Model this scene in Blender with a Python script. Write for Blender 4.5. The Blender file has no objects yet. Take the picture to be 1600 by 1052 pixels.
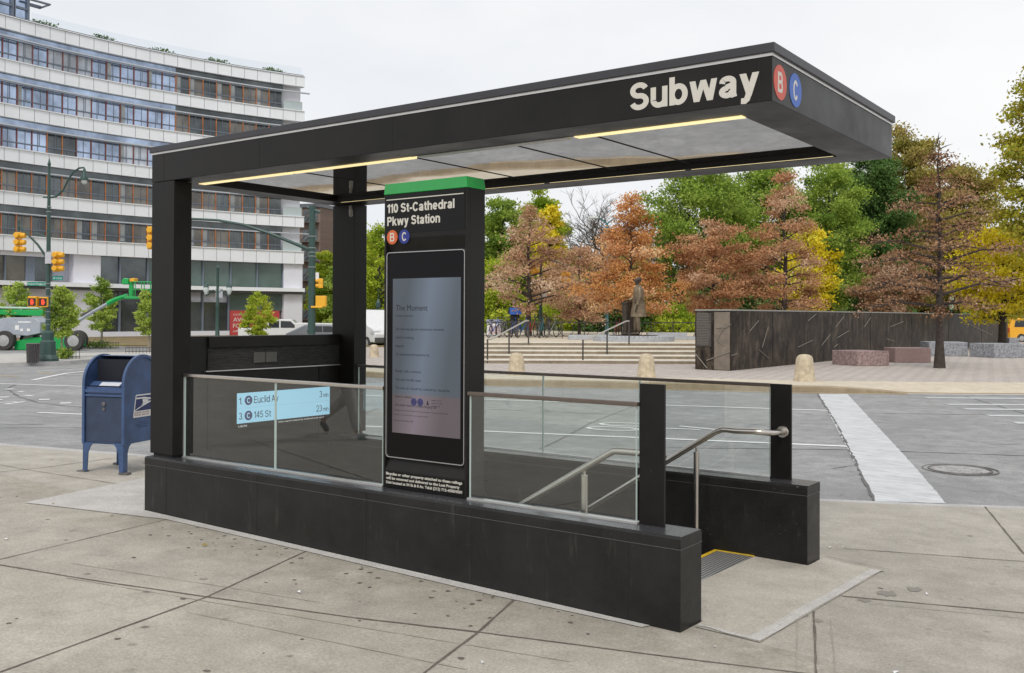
import bpy, math, random
import numpy as np
from mathutils import Vector, Matrix
random.seed(7)
R=math.radians; PI=math.pi
S=bpy.context.scene
COL=S.collection
# ------------------------------------------------------------------ camera
CX,CY,CH=7.0838,-4.6247,1.65
YAW,PITCH,ROLL,F=0.633,0.0097,-0.0039,1517.79
SX,SY=-1.763,-46.967
cam=bpy.data.cameras.new('camera'); camo=bpy.data.objects.new('camera',cam); COL.objects.link(camo)
cam.sensor_width=36; cam.lens=36*F/1600; cam.clip_end=3000; cam.clip_start=.05
cam.shift_x=-SX/1600; cam.shift_y=SY/1600
camo.matrix_world=Matrix.Translation((CX,CY,CH))@Matrix.Rotation(YAW,4,'Z')@Matrix.Rotation(PI/2+PITCH,4,'X')@Matrix.Rotation(-ROLL,4,'Z')
S.camera=camo
def ray(px,py):
    r=(px-800-SX)/F; u=-(py-526-SY)/F
    c,s=math.cos(ROLL),math.sin(ROLL); r,u=r*c-u*s, r*s+u*c
    c,s=math.cos(PITCH),math.sin(PITCH); fw,u=c-u*s, s+u*c
    c,s=math.cos(YAW),math.sin(YAW)
    return (r*c-fw*s, r*s+fw*c, u), fw
O=(CX,CY,CH)
def on(ax,val,px,py):
    d,_=ray(px,py); k='xyz'.index(ax); t=(val-O[k])/d[k]
    return Vector([O[i]+t*d[i] for i in range(3)])
def dep(D,px,py):
    d,fw=ray(px,py); t=D/fw
    return Vector([O[i]+t*d[i] for i in range(3)])
def fwd(p): return -(p[0]-CX)*math.sin(YAW)+(p[1]-CY)*math.cos(YAW)
# ------------------------------------------------------------------ materials
MATS={}
def nodes(name):
    m=bpy.data.materials.new(name); m.use_nodes=True; nt=m.node_tree
    b=nt.nodes['Principled BSDF']; MATS[name]=m
    return m,nt,b
def mixc(nt,fac,a,b):
    n=nt.nodes.new('ShaderNodeMix'); n.data_type='RGBA'
    for v,i in ((fac,0),(a,6),(b,7)):
        if hasattr(v,'links'): nt.links.new(v,n.inputs[i])
        else: n.inputs[i].default_value=v if i==0 else (*v[:3],1)
    return n.outputs[2]
def noise(nt,scale,detail=4,rough=.6,co=None,dist=0):
    n=nt.nodes.new('ShaderNodeTexNoise'); n.inputs['Scale'].default_value=scale
    n.inputs['Detail'].default_value=detail; n.inputs['Roughness'].default_value=rough; n.inputs['Distortion'].default_value=dist
    if co is not None: nt.links.new(co,n.inputs['Vector'])
    return n.outputs[0]
def ramp(nt,fac,p0,p1,c0=(0,0,0),c1=(1,1,1)):
    n=nt.nodes.new('ShaderNodeValToRGB'); nt.links.new(fac,n.inputs[0])
    n.color_ramp.elements[0].position=p0; n.color_ramp.elements[1].position=p1
    n.color_ramp.elements[0].color=(*c0,1); n.color_ramp.elements[1].color=(*c1,1)
    return n.outputs[0]
def coord(nt,sc=(1,1,1),rot=(0,0,0),world=False):
    t=nt.nodes.new('ShaderNodeTexCoord'); mp=nt.nodes.new('ShaderNodeMapping')
    if world:
        g=nt.nodes.new('ShaderNodeNewGeometry'); nt.links.new(g.outputs['Position'],mp.inputs[0])
    else: nt.links.new(t.outputs['Object'],mp.inputs[0])
    mp.inputs['Scale'].default_value=sc; mp.inputs['Rotation'].default_value=rot
    return mp.outputs[0]
def bump(nt,b,h,strength,dist=.01):
    n=nt.nodes.new('ShaderNodeBump'); n.inputs['Strength'].default_value=strength; n.inputs['Distance'].default_value=dist
    nt.links.new(h,n.inputs['Height']); nt.links.new(n.outputs[0],b.inputs['Normal'])
def mat(name,col,rough=.6,metal=0,var=.12,scale=8,bmp=0,bscale=60,spec=.5,emit=None,es=1,coat=0,rv=0):
    if name in MATS: return MATS[name]
    m,nt,b=nodes(name)
    b.inputs['Roughness'].default_value=rough; b.inputs['Metallic'].default_value=metal
    b.inputs['Specular IOR Level'].default_value=spec
    co=coord(nt)
    if var>0:
        f=noise(nt,scale,6,.65,co)
        f=ramp(nt,f,.3,.7)
        d=tuple(c*(1-var) for c in col); l=tuple(min(1,c*(1+var)) for c in col)
        nt.links.new(mixc(nt,f,d,l),b.inputs['Base Color'])
        if rv:
            q=nt.nodes.new('ShaderNodeMapRange'); nt.links.new(f,q.inputs[0]); q.inputs[3].default_value=rough-rv; q.inputs[4].default_value=rough+rv
            nt.links.new(q.outputs[0],b.inputs['Roughness'])
    else: b.inputs['Base Color'].default_value=(*col,1)
    if bmp: bump(nt,b,noise(nt,bscale,5,.6,co),bmp,.01)
    if emit: b.inputs['Emission Color'].default_value=(*emit,1); b.inputs['Emission Strength'].default_value=es
    if coat: b.inputs['Coat Weight'].default_value=coat; b.inputs['Coat Roughness'].default_value=.05
    return m
def concrete(name,a,b_,spots=True,pave=None,broom=None,stain=(.16,.14,.11),bm=.5,fine=70,dark=.5,sdir=(R(-8),1.1),slabs=False):
    m,nt,b=nodes(name); w=coord(nt,world=True)
    c=mixc(nt,ramp(nt,noise(nt,.55,7,.6,w),.3,.72),a,b_)
    c=mixc(nt,ramp(nt,noise(nt,3.5,6,.7,w),.35,.75),c,tuple(x*.80 for x in a))
    fn=noise(nt,fine,3,.7,w)
    n=nt.nodes.new('ShaderNodeMix'); n.data_type='RGBA'; n.blend_type='OVERLAY'; n.inputs[0].default_value=.55
    nt.links.new(c,n.inputs[6]); nt.links.new(fn,n.inputs[7]); c=n.outputs[2]
    if slabs:
        sp=nt.nodes.new('ShaderNodeSeparateXYZ'); nt.links.new(w,sp.inputs[0])
        def lin(a,b_,k,amt):
            m1=nt.nodes.new('ShaderNodeMath'); m1.operation='MULTIPLY'; nt.links.new(sp.outputs[0],m1.inputs[0]); m1.inputs[1].default_value=a
            m2=nt.nodes.new('ShaderNodeMath'); m2.operation='MULTIPLY_ADD'; nt.links.new(sp.outputs[1],m2.inputs[0]); m2.inputs[1].default_value=b_; nt.links.new(m1.outputs[0],m2.inputs[2])
            m3=nt.nodes.new('ShaderNodeMath'); m3.operation='GREATER_THAN'; nt.links.new(m2.outputs[0],m3.inputs[0]); m3.inputs[1].default_value=k
            q=nt.nodes.new('ShaderNodeMath'); q.operation='MULTIPLY'; nt.links.new(m3.outputs[0],q.inputs[0]); q.inputs[1].default_value=abs(amt); return q.outputs[0]
        # each poured slab has its own tone: lines run along the joints
        for (x0,y0,x1,y1,amt,tone) in ((2.45,-1.2,2.01,.07,.5,.86),(.91,-1.61,3.99,-.69,.5,1.10),(3.77,-.01,4.17,-1.3,.45,.90),(5.23,.78,5.56,-.15,.5,1.08),(4.67,2.58,5.92,3.12,.5,.90),(-2.7,.15,-2.67,.52,.5,1.08)):
            a=(y1-y0); b_=-(x1-x0); l=math.hypot(a,b_); a/=l; b_/=l
            c=mixc(nt,lin(a,b_,a*x0+b_*y0,amt),c,c) if False else c
            mm=nt.nodes.new('ShaderNodeMix'); mm.data_type='RGBA'; mm.blend_type='MULTIPLY'; nt.links.new(lin(a,b_,a*x0+b_*y0,amt),mm.inputs[0]); nt.links.new(c,mm.inputs[6]); mm.inputs[7].default_value=(tone,tone*.995,tone*.98,1); mm.clamp_result=False; c=mm.outputs[2]
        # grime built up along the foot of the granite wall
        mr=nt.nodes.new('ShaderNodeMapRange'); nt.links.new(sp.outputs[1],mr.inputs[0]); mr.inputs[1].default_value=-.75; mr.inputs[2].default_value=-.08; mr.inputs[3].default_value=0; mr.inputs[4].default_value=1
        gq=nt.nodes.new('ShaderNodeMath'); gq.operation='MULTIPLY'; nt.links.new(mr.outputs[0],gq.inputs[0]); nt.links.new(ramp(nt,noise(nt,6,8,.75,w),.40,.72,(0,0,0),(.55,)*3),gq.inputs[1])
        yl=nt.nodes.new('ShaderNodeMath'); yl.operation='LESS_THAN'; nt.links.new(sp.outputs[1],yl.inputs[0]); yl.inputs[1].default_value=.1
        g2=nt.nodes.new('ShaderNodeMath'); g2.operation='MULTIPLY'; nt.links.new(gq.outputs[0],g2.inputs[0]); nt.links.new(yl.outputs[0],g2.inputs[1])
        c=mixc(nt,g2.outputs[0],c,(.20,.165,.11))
    # long scuffs
    w2=coord(nt,(sdir[1],9*sdir[1]/1.1,1),(0,0,sdir[0]),True)
    sc=ramp(nt,noise(nt,1.3,8,.7,w2),.60,.74)
    mm=nt.nodes.new('ShaderNodeMath'); mm.operation='MULTIPLY'; nt.links.new(sc,mm.inputs[0]); mm.inputs[1].default_value=dark*.6
    c=mixc(nt,mm.outputs[0],c,stain)
    if spots:
        v=nt.nodes.new('ShaderNodeTexVoronoi'); v.inputs['Scale'].default_value=5.2; nt.links.new(w,v.inputs['Vector'])
        w3=nt.nodes.new('ShaderNodeTexVoronoi'); w3.inputs['Scale'].default_value=5.2; nt.links.new(w,w3.inputs['Vector'])
        sel=ramp(nt,w3.outputs['Color'],.72,.76)
        sz=ramp(nt,v.outputs['Distance'],.09,.17,(1,1,1),(0,0,0))
        q=nt.nodes.new('ShaderNodeMath'); q.operation='MULTIPLY'; nt.links.new(sel,q.inputs[0]); nt.links.new(sz,q.inputs[1])
        q2=nt.nodes.new('ShaderNodeMath'); q2.operation='MULTIPLY'; nt.links.new(q.outputs[0],q2.inputs[0])
        nt.links.new(ramp(nt,noise(nt,1.1,3,.5,w),.42,.58,(.1,.1,.1),(.75,.75,.75)),q2.inputs[1])
        c=mixc(nt,q2.outputs[0],c,(.07,.065,.06))
    if pave:
        br=nt.nodes.new('ShaderNodeTexBrick'); nt.links.new(coord(nt,(pave[0],)*3,(0,0,pave[1]),True),br.inputs['Vector'])
        br.inputs['Color1'].default_value=(*pave[2],1); br.inputs['Color2'].default_value=(*pave[3],1); br.inputs['Mortar'].default_value=(.16,.14,.13,1)
        br.inputs['Mortar Size'].default_value=.012; br.inputs['Scale'].default_value=1
        n=nt.nodes.new('ShaderNodeMix'); n.data_type='RGBA'; n.blend_type='MULTIPLY'; n.inputs[0].default_value=1
        nt.links.new(c,n.inputs[6]); nt.links.new(br.outputs['Color'],n.inputs[7]); c=n.outputs[2]
    h=noise(nt,fine*1.2,4,.7,w)
    if broom:
        wv=nt.nodes.new('ShaderNodeTexWave'); wv.inputs['Scale'].default_value=broom[0]; wv.inputs['Distortion'].default_value=1.5; wv.inputs['Detail'].default_value=2
        nt.links.new(coord(nt,(1,1,1),(0,0,broom[1]),True),wv.inputs['Vector'])
        c2=ramp(nt,wv.outputs['Fac'],.1,.9,(.88,.88,.88),(1.0,1.0,1.0))
        n=nt.nodes.new('ShaderNodeMix'); n.data_type='RGBA'; n.blend_type='MULTIPLY'; n.inputs[0].default_value=.8
        nt.links.new(c,n.inputs[6]); nt.links.new(c2,n.inputs[7]); c=n.outputs[2]
    nt.links.new(c,b.inputs['Base Color']); b.inputs['Roughness'].default_value=.85
    b.inputs['Specular IOR Level'].default_value=.3
    bump(nt,b,h,bm,.006)
    return m
def glass(name,tint=(.955,.98,.97),alpha_rough=0.0):
    m,nt,b=nodes(name); nt.nodes.remove(b)
    out=nt.nodes['Material Output']
    tr=nt.nodes.new('ShaderNodeBsdfTransparent'); tr.inputs[0].default_value=(*tint,1)
    gl=nt.nodes.new('ShaderNodeBsdfGlossy'); gl.inputs['Roughness'].default_value=alpha_rough; gl.inputs[0].default_value=(1,1,1,1)
    df=nt.nodes.new('ShaderNodeBsdfDiffuse'); df.inputs[0].default_value=(.5,.5,.48,1)
    fr=nt.nodes.new('ShaderNodeFresnel'); fr.inputs[0].default_value=1.98
    ge=nt.nodes.new('ShaderNodeNewGeometry'); fm=nt.nodes.new('ShaderNodeMath'); fm.operation='SUBTRACT'; fm.inputs[0].default_value=1; nt.links.new(ge.outputs['Backfacing'],fm.inputs[1])
    fx=nt.nodes.new('ShaderNodeMath'); fx.operation='MULTIPLY'; nt.links.new(fr.outputs[0],fx.inputs[0]); nt.links.new(fm.outputs[0],fx.inputs[1])
    a=nt.nodes.new('ShaderNodeMixShader'); nt.links.new(fx.outputs[0],a.inputs[0]); nt.links.new(tr.outputs[0],a.inputs[1]); nt.links.new(gl.outputs[0],a.inputs[2])
    d=nt.nodes.new('ShaderNodeMixShader')
    n=ramp(nt,noise(nt,14,8,.8,coord(nt)),.62,.9,(.015,)*3,(.22,)*3)
    nt.links.new(n,d.inputs[0]); nt.links.new(a.outputs[0],d.inputs[1]); nt.links.new(df.outputs[0],d.inputs[2])
    nt.links.new(d.outputs[0],out.inputs[0])
    return m
def leafmat(name,cols,trans=.3):
    m,nt,b=nodes(name); nt.nodes.remove(b); out=nt.nodes['Material Output']
    a=nt.nodes.new('ShaderNodeAttribute'); a.attribute_name='rnd'
    r=nt.nodes.new('ShaderNodeValToRGB'); nt.links.new(a.outputs['Fac'],r.inputs[0])
    e=r.color_ramp.elements
    while len(e)<len(cols): e.new(.5)
    for i,c in enumerate(cols): e[i].position=i/(len(cols)-1); e[i].color=(*c,1)
    d=nt.nodes.new('ShaderNodeBsdfDiffuse'); t=nt.nodes.new('ShaderNodeBsdfTranslucent'); mx=nt.nodes.new('ShaderNodeMixShader')
    mx.inputs[0].default_value=trans
    nt.links.new(r.outputs[0],d.inputs[0]); nt.links.new(r.outputs[0],t.inputs[0])
    nt.links.new(d.outputs[0],mx.inputs[1]); nt.links.new(t.outputs[0],mx.inputs[2]); nt.links.new(mx.outputs[0],out.inputs[0])
    return m
def granite(name,col,rough=.38,rv=.1,fleck=(.12,.12,.12),streak=True):
    m,nt,b=nodes(name); w=coord(nt,world=True)
    c=mixc(nt,ramp(nt,noise(nt,2.2,9,.72,w),.3,.75),tuple(x*.5 for x in col),tuple(x*1.5 for x in col))
    c=mixc(nt,ramp(nt,noise(nt,220,2,.5,w),.62,.78),c,fleck)
    if streak:
        w2=coord(nt,(7,7,.9),(0,0,0),True)
        c=mixc(nt,ramp(nt,noise(nt,2.0,8,.78,w2),.57,.80,(0,0,0),(.7,)*3),c,(.085,.080,.072))
        c=mixc(nt,ramp(nt,noise(nt,30,4,.6,w),.69,.76,(0,0,0),(.6,)*3),c,(.17,.16,.145))
    nt.links.new(c,b.inputs['Base Color'])
    q=nt.nodes.new('ShaderNodeMapRange'); nt.links.new(ramp(nt,noise(nt,3.2,7,.7,w),.3,.7),q.inputs[0]); q.inputs[3].default_value=rough-rv*1.6; q.inputs[4].default_value=rough+rv*1.6
    nt.links.new(q.outputs[0],b.inputs['Roughness']); b.inputs['Specular IOR Level'].default_value=.30
    bump(nt,b,noise(nt,180,3,.6,w),.10,.004)
    return m
# ------------------------------------------------------------------ mesh builder
class MB:
    def __init__(s): s.v=[]; s.f=[]; s.m=[]; s.cur=0; s.T=Matrix.Identity(4)
    def add(s,vs,fs):
        o=len(s.v); s.v+=[tuple(s.T@Vector(v)) for v in vs]; s.f+=[tuple(i+o for i in f) for f in fs]; s.m+=[s.cur]*len(fs); return s
    def box(s,x0,x1,y0,y1,z0,z1):
        vs=[(x,y,z) for x in (x0,x1) for y in (y0,y1) for z in (z0,z1)]
        return s.add(vs,[(0,1,3,2),(4,6,7,5),(0,4,5,1),(2,3,7,6),(0,2,6,4),(1,5,7,3)])
    def cbox(s,c,sz,rz=0):
        T=s.T; s.T=T@Matrix.Translation(c)@Matrix.Rotation(rz,4,'Z')
        s.box(-sz[0]/2,sz[0]/2,-sz[1]/2,sz[1]/2,-sz[2]/2,sz[2]/2); s.T=T; return s
    def prism(s,poly,a,b,axis='z'):
        # polygon of 2D points extruded along axis from a to b
        n=len(poly)
        def P(p,t):
            return {'z':(p[0],p[1],t),'y':(p[0],t,p[1]),'x':(t,p[0],p[1])}[axis]
        vs=[P(p,a) for p in poly]+[P(p,b) for p in poly]
        fs=[tuple(range(n))[::-1],tuple(range(n,2*n))]+[(i,(i+1)%n,n+(i+1)%n,n+i) for i in range(n)]
        return s.add(vs,fs)
    def tube(s,pts,r,n=8,cap=True):
        pts=[Vector(p) for p in pts]; k=len(pts); rs=r if isinstance(r,(list,tuple)) else [r]*k
        vs=[];fs=[]; up=None
        for i,p in enumerate(pts):
            d=(pts[min(i+1,k-1)]-pts[max(i-1,0)])
            if d.length<1e-9: d=Vector((0,0,1))
            d.normalize()
            if up is None: up=Vector((0,0,1)) if abs(d.z)<.9 else Vector((1,0,0))
            a=d.cross(up); 
            if a.length<1e-6: a=d.cross(Vector((0,1,0)))
            a.normalize(); b=a.cross(d); up=b
            for j in range(n):
                t=2*PI*j/n; vs.append(p+(a*math.cos(t)+b*math.sin(t))*rs[i])
        for i in range(k-1):
            for j in range(n): fs.append((i*n+j,i*n+(j+1)%n,(i+1)*n+(j+1)%n,(i+1)*n+j))
        if cap: fs+= [tuple(range(n))[::-1],tuple(range((k-1)*n,k*n))]
        return s.add(vs,fs)
    def lathe(s,prof,n=16,c=(0,0,0),axis='z'):
        vs=[];fs=[]
        for (r,z) in prof:
            for j in range(n):
                t=2*PI*j/n; x,y=r*math.cos(t),r*math.sin(t)
                q={'z':(x,y,z),'y':(x,z,y),'x':(z,x,y)}[axis]
                vs.append((q[0]+c[0],q[1]+c[1],q[2]+c[2]))
        k=len(prof)
        for i in range(k-1):
            for j in range(n): fs.append((i*n+j,i*n+(j+1)%n,(i+1)*n+(j+1)%n,(i+1)*n+j))
        fs+= [tuple(range(n))[::-1],tuple(range((k-1)*n,k*n))]
        return s.add(vs,fs)
    def ring(s,c,Rr,r,axis='y',n=24,m=6):
        pts=[]
        for i in range(n+1):
            t=2*PI*i/n; a,b=Rr*math.cos(t),Rr*math.sin(t)
            pts.append({'y':(c[0]+a,c[1],c[2]+b),'x':(c[0],c[1]+a,c[2]+b),'z':(c[0]+a,c[1]+b,c[2])}[axis])
        vs=[];fs=[]
        for i in range(n):
            t=2*PI*i/n
            for j in range(m):
                u=2*PI*j/m; rr=Rr+r*math.cos(u); h=r*math.sin(u); a,b=rr*math.cos(t),rr*math.sin(t)
                vs.append({'y':(c[0]+a,c[1]+h,c[2]+b),'x':(c[0]+h,c[1]+a,c[2]+b),'z':(c[0]+a,c[1]+b,c[2]+h)}[axis])
        for i in range(n):
            for j in range(m): fs.append((i*m+j,((i+1)%n)*m+j,((i+1)%n)*m+(j+1)%m,i*m+(j+1)%m))
        return s.add(vs,fs)
    def build(s,name,mats,parent=None,bevel=0,smooth=False,kind=None,label=None,seg=2):
        me=bpy.data.meshes.new(name); me.from_pydata(s.v,[],s.f)
        if not isinstance(mats,(list,tuple)): mats=[mats]
        for m in mats: me.materials.append(m)
        if len(mats)>1: me.polygons.foreach_set('material_index',s.m)
        if smooth: me.polygons.foreach_set('use_smooth',[True]*len(s.f))
        me.update()
        import bmesh
        if len(s.f)<20000:
            bm=bmesh.new(); bm.from_mesh(me); bmesh.ops.recalc_face_normals(bm,faces=bm.faces); bm.to_mesh(me); bm.free()
        if smooth and hasattr(me,'set_sharp_from_angle'): me.set_sharp_from_angle(angle=R(45))
        o=bpy.data.objects.new(name,me); COL.objects.link(o)
        if parent: o.parent=parent
        if bevel:
            b=o.modifiers.new('b','BEVEL'); b.width=bevel; b.segments=seg; b.limit_method='ANGLE'; b.angle_limit=R(40)
        if kind: o['kind']=kind
        if label: o['label']=label
        return o
def thing(name,label,cat,loc=(0,0,0),rz=0,group=None):
    o=bpy.data.objects.new(name,None); COL.objects.link(o); o.location=loc; o.rotation_euler=(0,0,rz)
    o.empty_display_size=.2
    return tag(o,label,cat,group)
def tag(o,label,cat,group=None):
    o['label']=label; o['category']=cat
    if group: o['group']=group
    return o
def copy_tree(o,parent=None):
    c=o.copy(); COL.objects.link(c); c.parent=parent
    for ch in [x for x in COL.objects if x.parent==o]: copy_tree(ch,c)
    return c
BASEF={}
def text(s,mt,parent,loc,face='-y',w=None,h=None,off=0,align='LEFT',name='lettering',ext=.0008,measure=None,boldspace=1.0):
    """text with cap height h (or fitted width w) standing on a wall; face '-y' reads along +x, '+x' reads along +y"""
    cu=bpy.data.curves.new(name,'FONT'); cu.body=s; cu.size=1; cu.extrude=.001; cu.offset=off; cu.space_character=boldspace; cu.resolution_u=4
    cu.align_x='LEFT'
    to=bpy.data.objects.new('t',cu); COL.objects.link(to)
    bpy.context.view_layer.update()
    dg=bpy.context.evaluated_depsgraph_get()
    me=bpy.data.meshes.new_from_object(to.evaluated_get(dg)); bpy.data.objects.remove(to); bpy.data.curves.remove(cu)
    n=len(me.vertices); a=np.empty(n*3); me.vertices.foreach_get('co',a); a=a.reshape(-1,3)
    x0,x1,y0,y1=a[:,0].min(),a[:,0].max(),a[:,1].min(),a[:,1].max()
    cap=.73
    a[:,0]-=x0
    sy=(h/cap) if h else (w/(x1-x0))
    sx=(w/(x1-x0)) if w else sy
    a[:,0]*=sx; a[:,1]*=sy; W=(x1-x0)*sx
    if align=='CENTER': a[:,0]-=W/2
    if align=='RIGHT': a[:,0]-=W
    a[:,2]=a[:,2]/.001*ext
    b=np.empty_like(a)
    if face=='-y': b[:,0]=a[:,0]; b[:,1]=-a[:,2]; b[:,2]=a[:,1]
    elif face=='+x': b[:,0]=a[:,2]; b[:,1]=a[:,0]; b[:,2]=a[:,1]
    b+=np.array(loc)
    me.vertices.foreach_set('co',b.ravel()); me.update(); me.materials.clear(); me.materials.append(mt)
    me.name=name
    o=bpy.data.objects.new(name,me); COL.objects.link(o)
    if parent: o.parent=parent
    return o

def glyph(ch,w):
    """monoline sans glyph: list of strokes (each a centre line, or a 4-corner slab), and its advance; cap height 1"""
    h=w/2; X=.74; out=[]
    def arc(cx,cy,rx,ry,a0,a1,n=14): return [(cx+rx*math.cos(R(a0+(a1-a0)*i/n)),cy+ry*math.sin(R(a0+(a1-a0)*i/n))) for i in range(n+1)]
    def L_(*p): out.append(('l',list(p)))
    def D_(x0,y0,x1,y1,ww=None):
        ww=ww or w*1.12; out.append(('q',[(x0-ww/2,y0),(x0+ww/2,y0),(x1+ww/2,y1),(x1-ww/2,y1)]))
    if ch=='S': W=.70; m_=.515; L_(*(arc(W/2,(1-h+m_)/2,W/2-h-.015,(1-h-m_)/2+.003,18,258)+arc(W/2+.0,(m_+h)/2,W/2-h,(m_-h)/2+.003,78,-165)))
    elif ch=='u': W=.60; L_((h,X),(h,.25),*arc(W/2,.27,W/2-h,.27-h+.012,183,357),(W-h,.27)); L_((W-h,0),(W-h,X))
    elif ch=='n': W=.60; L_((h,0),(h,X)); L_((h,.46),*arc(W/2,X-.26,W/2-h,.26-h+.012,177,3),(W-h,.45),(W-h,0))
    elif ch=='h': W=.60; L_((h,0),(h,1)); L_((h,.46),*arc(W/2,X-.26,W/2-h,.26-h+.012,177,3),(W-h,.45),(W-h,0))
    elif ch=='m': W=.92; L_((h,0),(h,X)); L_((h,.46),*arc(W/4+h/2,X-.24,W/4-h/2,.24-h+.012,177,3),(W/2,.45),(W/2,0)); L_((W/2,.46),*arc(.75*W-h/2,X-.24,W/4-h/2,.24-h+.012,177,3),(W-h,.45),(W-h,0))
    elif ch=='r': W=.40; L_((h,0),(h,X)); L_((h,.42),*arc(.40,.42,.40-h,.31-h+.01,178,92))
    elif ch=='b': W=.64; L_((h,0),(h,1)); L_(*arc(W/2,X/2,W/2-h,X/2-h+.012,0,360,28))
    elif ch=='d': W=.64; L_((W-h,0),(W-h,1)); L_(*arc(W/2,X/2,W/2-h,X/2-h+.012,0,360,28))
    elif ch=='o': W=.66; L_(*arc(W/2,X/2,W/2-h,X/2-h+.012,0,360,28))
    elif ch=='0': W=.60; L_(*arc(W/2,.5,W/2-h,.5-h+.008,0,360,28))
    elif ch=='c': W=.60; L_(*arc(W/2,X/2,W/2-h,X/2-h+.012,38,322,24))
    elif ch=='C': W=.76; L_(*arc(W/2,.5,W/2-h,.5-h+.012,35,325,26))
    elif ch=='e': W=.62; L_((W-h*.9,X/2-.02),*arc(W/2,X/2,W/2-h,X/2-h+.012,8,318,24)); L_((h,X/2-.01),(W-h,X/2-.01))
    elif ch=='a': W=.60; L_((.10,.50),*arc(W/2-.02,.52,W/2-h-.02,.22-h+.012,160,0)[1:],(W-h-.04,.12),(W-h-.01,0)); L_((W-h-.04,.43),(W*.45,.375),*arc(.27,.205,.27-h,.205-h+.015,100,270),(W*.62,.10),(W-h-.05,.24))
    elif ch=='w':
        W=.92; a=w*1.0; D_(a/2,X,.24,0,a*1.05); D_(.24,0,W/2,X,a*1.0); D_(W/2,X,W-.24,0,a*1.0); D_(W-.24,0,W-a/2,X,a*1.05)
    elif ch=='v': W=.60; D_(h,X,W/2,0); D_(W-h,X,W/2,0)
    elif ch=='y': W=.62; D_(h*1.1,X,W/2-.0,.06); D_(W-h*1.1,X,W/2-.04,-.06); L_((W/2-.035,-.02),(W/2-.07,-.14),(W/2-.13,-.19),(.05,-.185))
    elif ch=='t': W=.36; L_((W/2-.01,.93),(W/2-.01,.17),(W/2+.02,.10),(W/2+.07,h),(W,h)); L_((0,X-h*.8),(W,X-h*.8))
    elif ch=='l': W=w; L_((h,0),(h,1))
    elif ch=='i': W=w; L_((h,0),(h,X)); L_((h,.84),(h,1.0))
    elif ch=='k': W=.60; L_((h,0),(h,1)); D_(W-h*1.3,X,h+.04,.25,w*1.25); D_(h+.17,.42,W-h*.8,0,w*1.2)
    elif ch=='P': W=.66; L_((h,0),(h,1)); L_((h,1-h),(W-.28,1-h),*arc(W-.28,1-.29,.28-h,.29-h,90,-90),(h,1-.58+h))
    elif ch=='B': W=.70; L_((h,0),(h,1)); L_((h,1-h),(W-.28,1-h),*arc(W-.28,(1.52-h)/2,.25-h,(.48-h)/2,90,-90),(h,.52)); L_((h,.52),(W-.28,.52),*arc(W-.27,(.52+h)/2,.27-h,(.52-h)/2,90,-90),(h,h))
    elif ch=='E': W=.62; L_((h,0),(h,1)); L_((h,1-h),(W,1-h)); L_((h,.52),(W-.05,.52)); L_((h,h),(W,h))
    elif ch=='A': W=.72; D_(h,0,W/2,1); D_(W-h,0,W/2,1); L_((.15,.30),(W-.15,.30))
    elif ch=='1': W=.36; L_((W-h,0),(W-h,1)); L_((.0,.76),(W*.5,.79),(W-h*.8,.93))
    elif ch=='2': W=.60; L_((h,.68),*arc(W/2,.70,W/2-h,.30-h,170,-35),(h*1.1,h*1.2)); L_((0,h),(W,h))
    elif ch=='3': W=.60; L_(*arc(W/2-.02,(1.52-h)/2,W/2-h-.02,(.48-h)/2,150,-90)); L_(*arc(W/2-.02,(.52+h)/2,W/2-h,(.52-h)/2,90,-155))
    elif ch=='4': W=.64; L_((W-.17,0),(W-.17,1)); L_((0,.27),(W,.27)); D_(W-.2,.97,.08,.27,w*1.1)
    elif ch=='5': W=.60; L_((.09,1-h),(W-.04,1-h)); L_((.13,1-h),(.09,.50)); L_((.09,.50),*arc(W/2-.02,.32,W/2-h,.32-h,125,-155))
    elif ch=='-': W=.32; L_((0,.36),(W,.36))
    elif ch=='.': W=w; L_((h,0),(h,w))
    else: return [],.28
    return out,W
def ftext(s,mt,parent,loc,face='-y',w=None,h=.1,wt=.18,sp=.085,align='LEFT',name='lettering',base=.0006):
    strokes=[]; x=0
    for ch in s:
        g_,W=glyph(ch,wt)
        for k,P in g_: strokes.append((k,[(p[0]+x,p[1]) for p in P]))
        x+=W+(sp if ch!=' ' else 0)
    tw=x-sp; sx=(w/tw) if w else h; o0={'LEFT':0,'CENTER':-tw/2,'RIGHT':-tw}[align]
    mb=MB()
    for i,(k,P) in enumerate(strokes):
        dpt=base*.6+.00004*i
        if k=='q': poly=[P]; quads=[P]
        else:
            n=len(P); Lf_=[];Rt=[]
            for j,p in enumerate(P):
                a=P[max(0,j-1)]; b=P[min(n-1,j+1)]
                closed=abs(P[0][0]-P[-1][0])<1e-6 and abs(P[0][1]-P[-1][1])<1e-6
                if closed and j in(0,n-1): a=P[n-2]; b=P[1]
                d=Vector((b[0]-a[0],b[1]-a[1])); d.normalize(); nn_=Vector((-d.y,d.x))*wt/2
                m_=1
                if 0<j<n-1:
                    d1=Vector((p[0]-a[0],p[1]-a[1])).normalized(); c_=max(.5,abs(d1.dot(d))); m_=1/c_
                Lf_.append((p[0]+nn_.x*m_,p[1]+nn_.y*m_)); Rt.append((p[0]-nn_.x*m_,p[1]-nn_.y*m_))
            quads=[[Lf_[j],Lf_[j+1],Rt[j+1],Rt[j]] for j in range(n-1)]
        for q in quads:
            vs=[]
            for dd in (0,dpt):
                for (u,v) in q:
                    U=(u+o0)*sx; V_=v*h
                    vs.append((loc[0]+U,loc[1]-dd,loc[2]+V_) if face=='-y' else (loc[0]+dd,loc[1]+U,loc[2]+V_))
            mb.add(vs,[(4,5,6,7),(0,1,5,4),(2,3,7,6)])
    o=mb.build(name,mt,parent); return o
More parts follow.
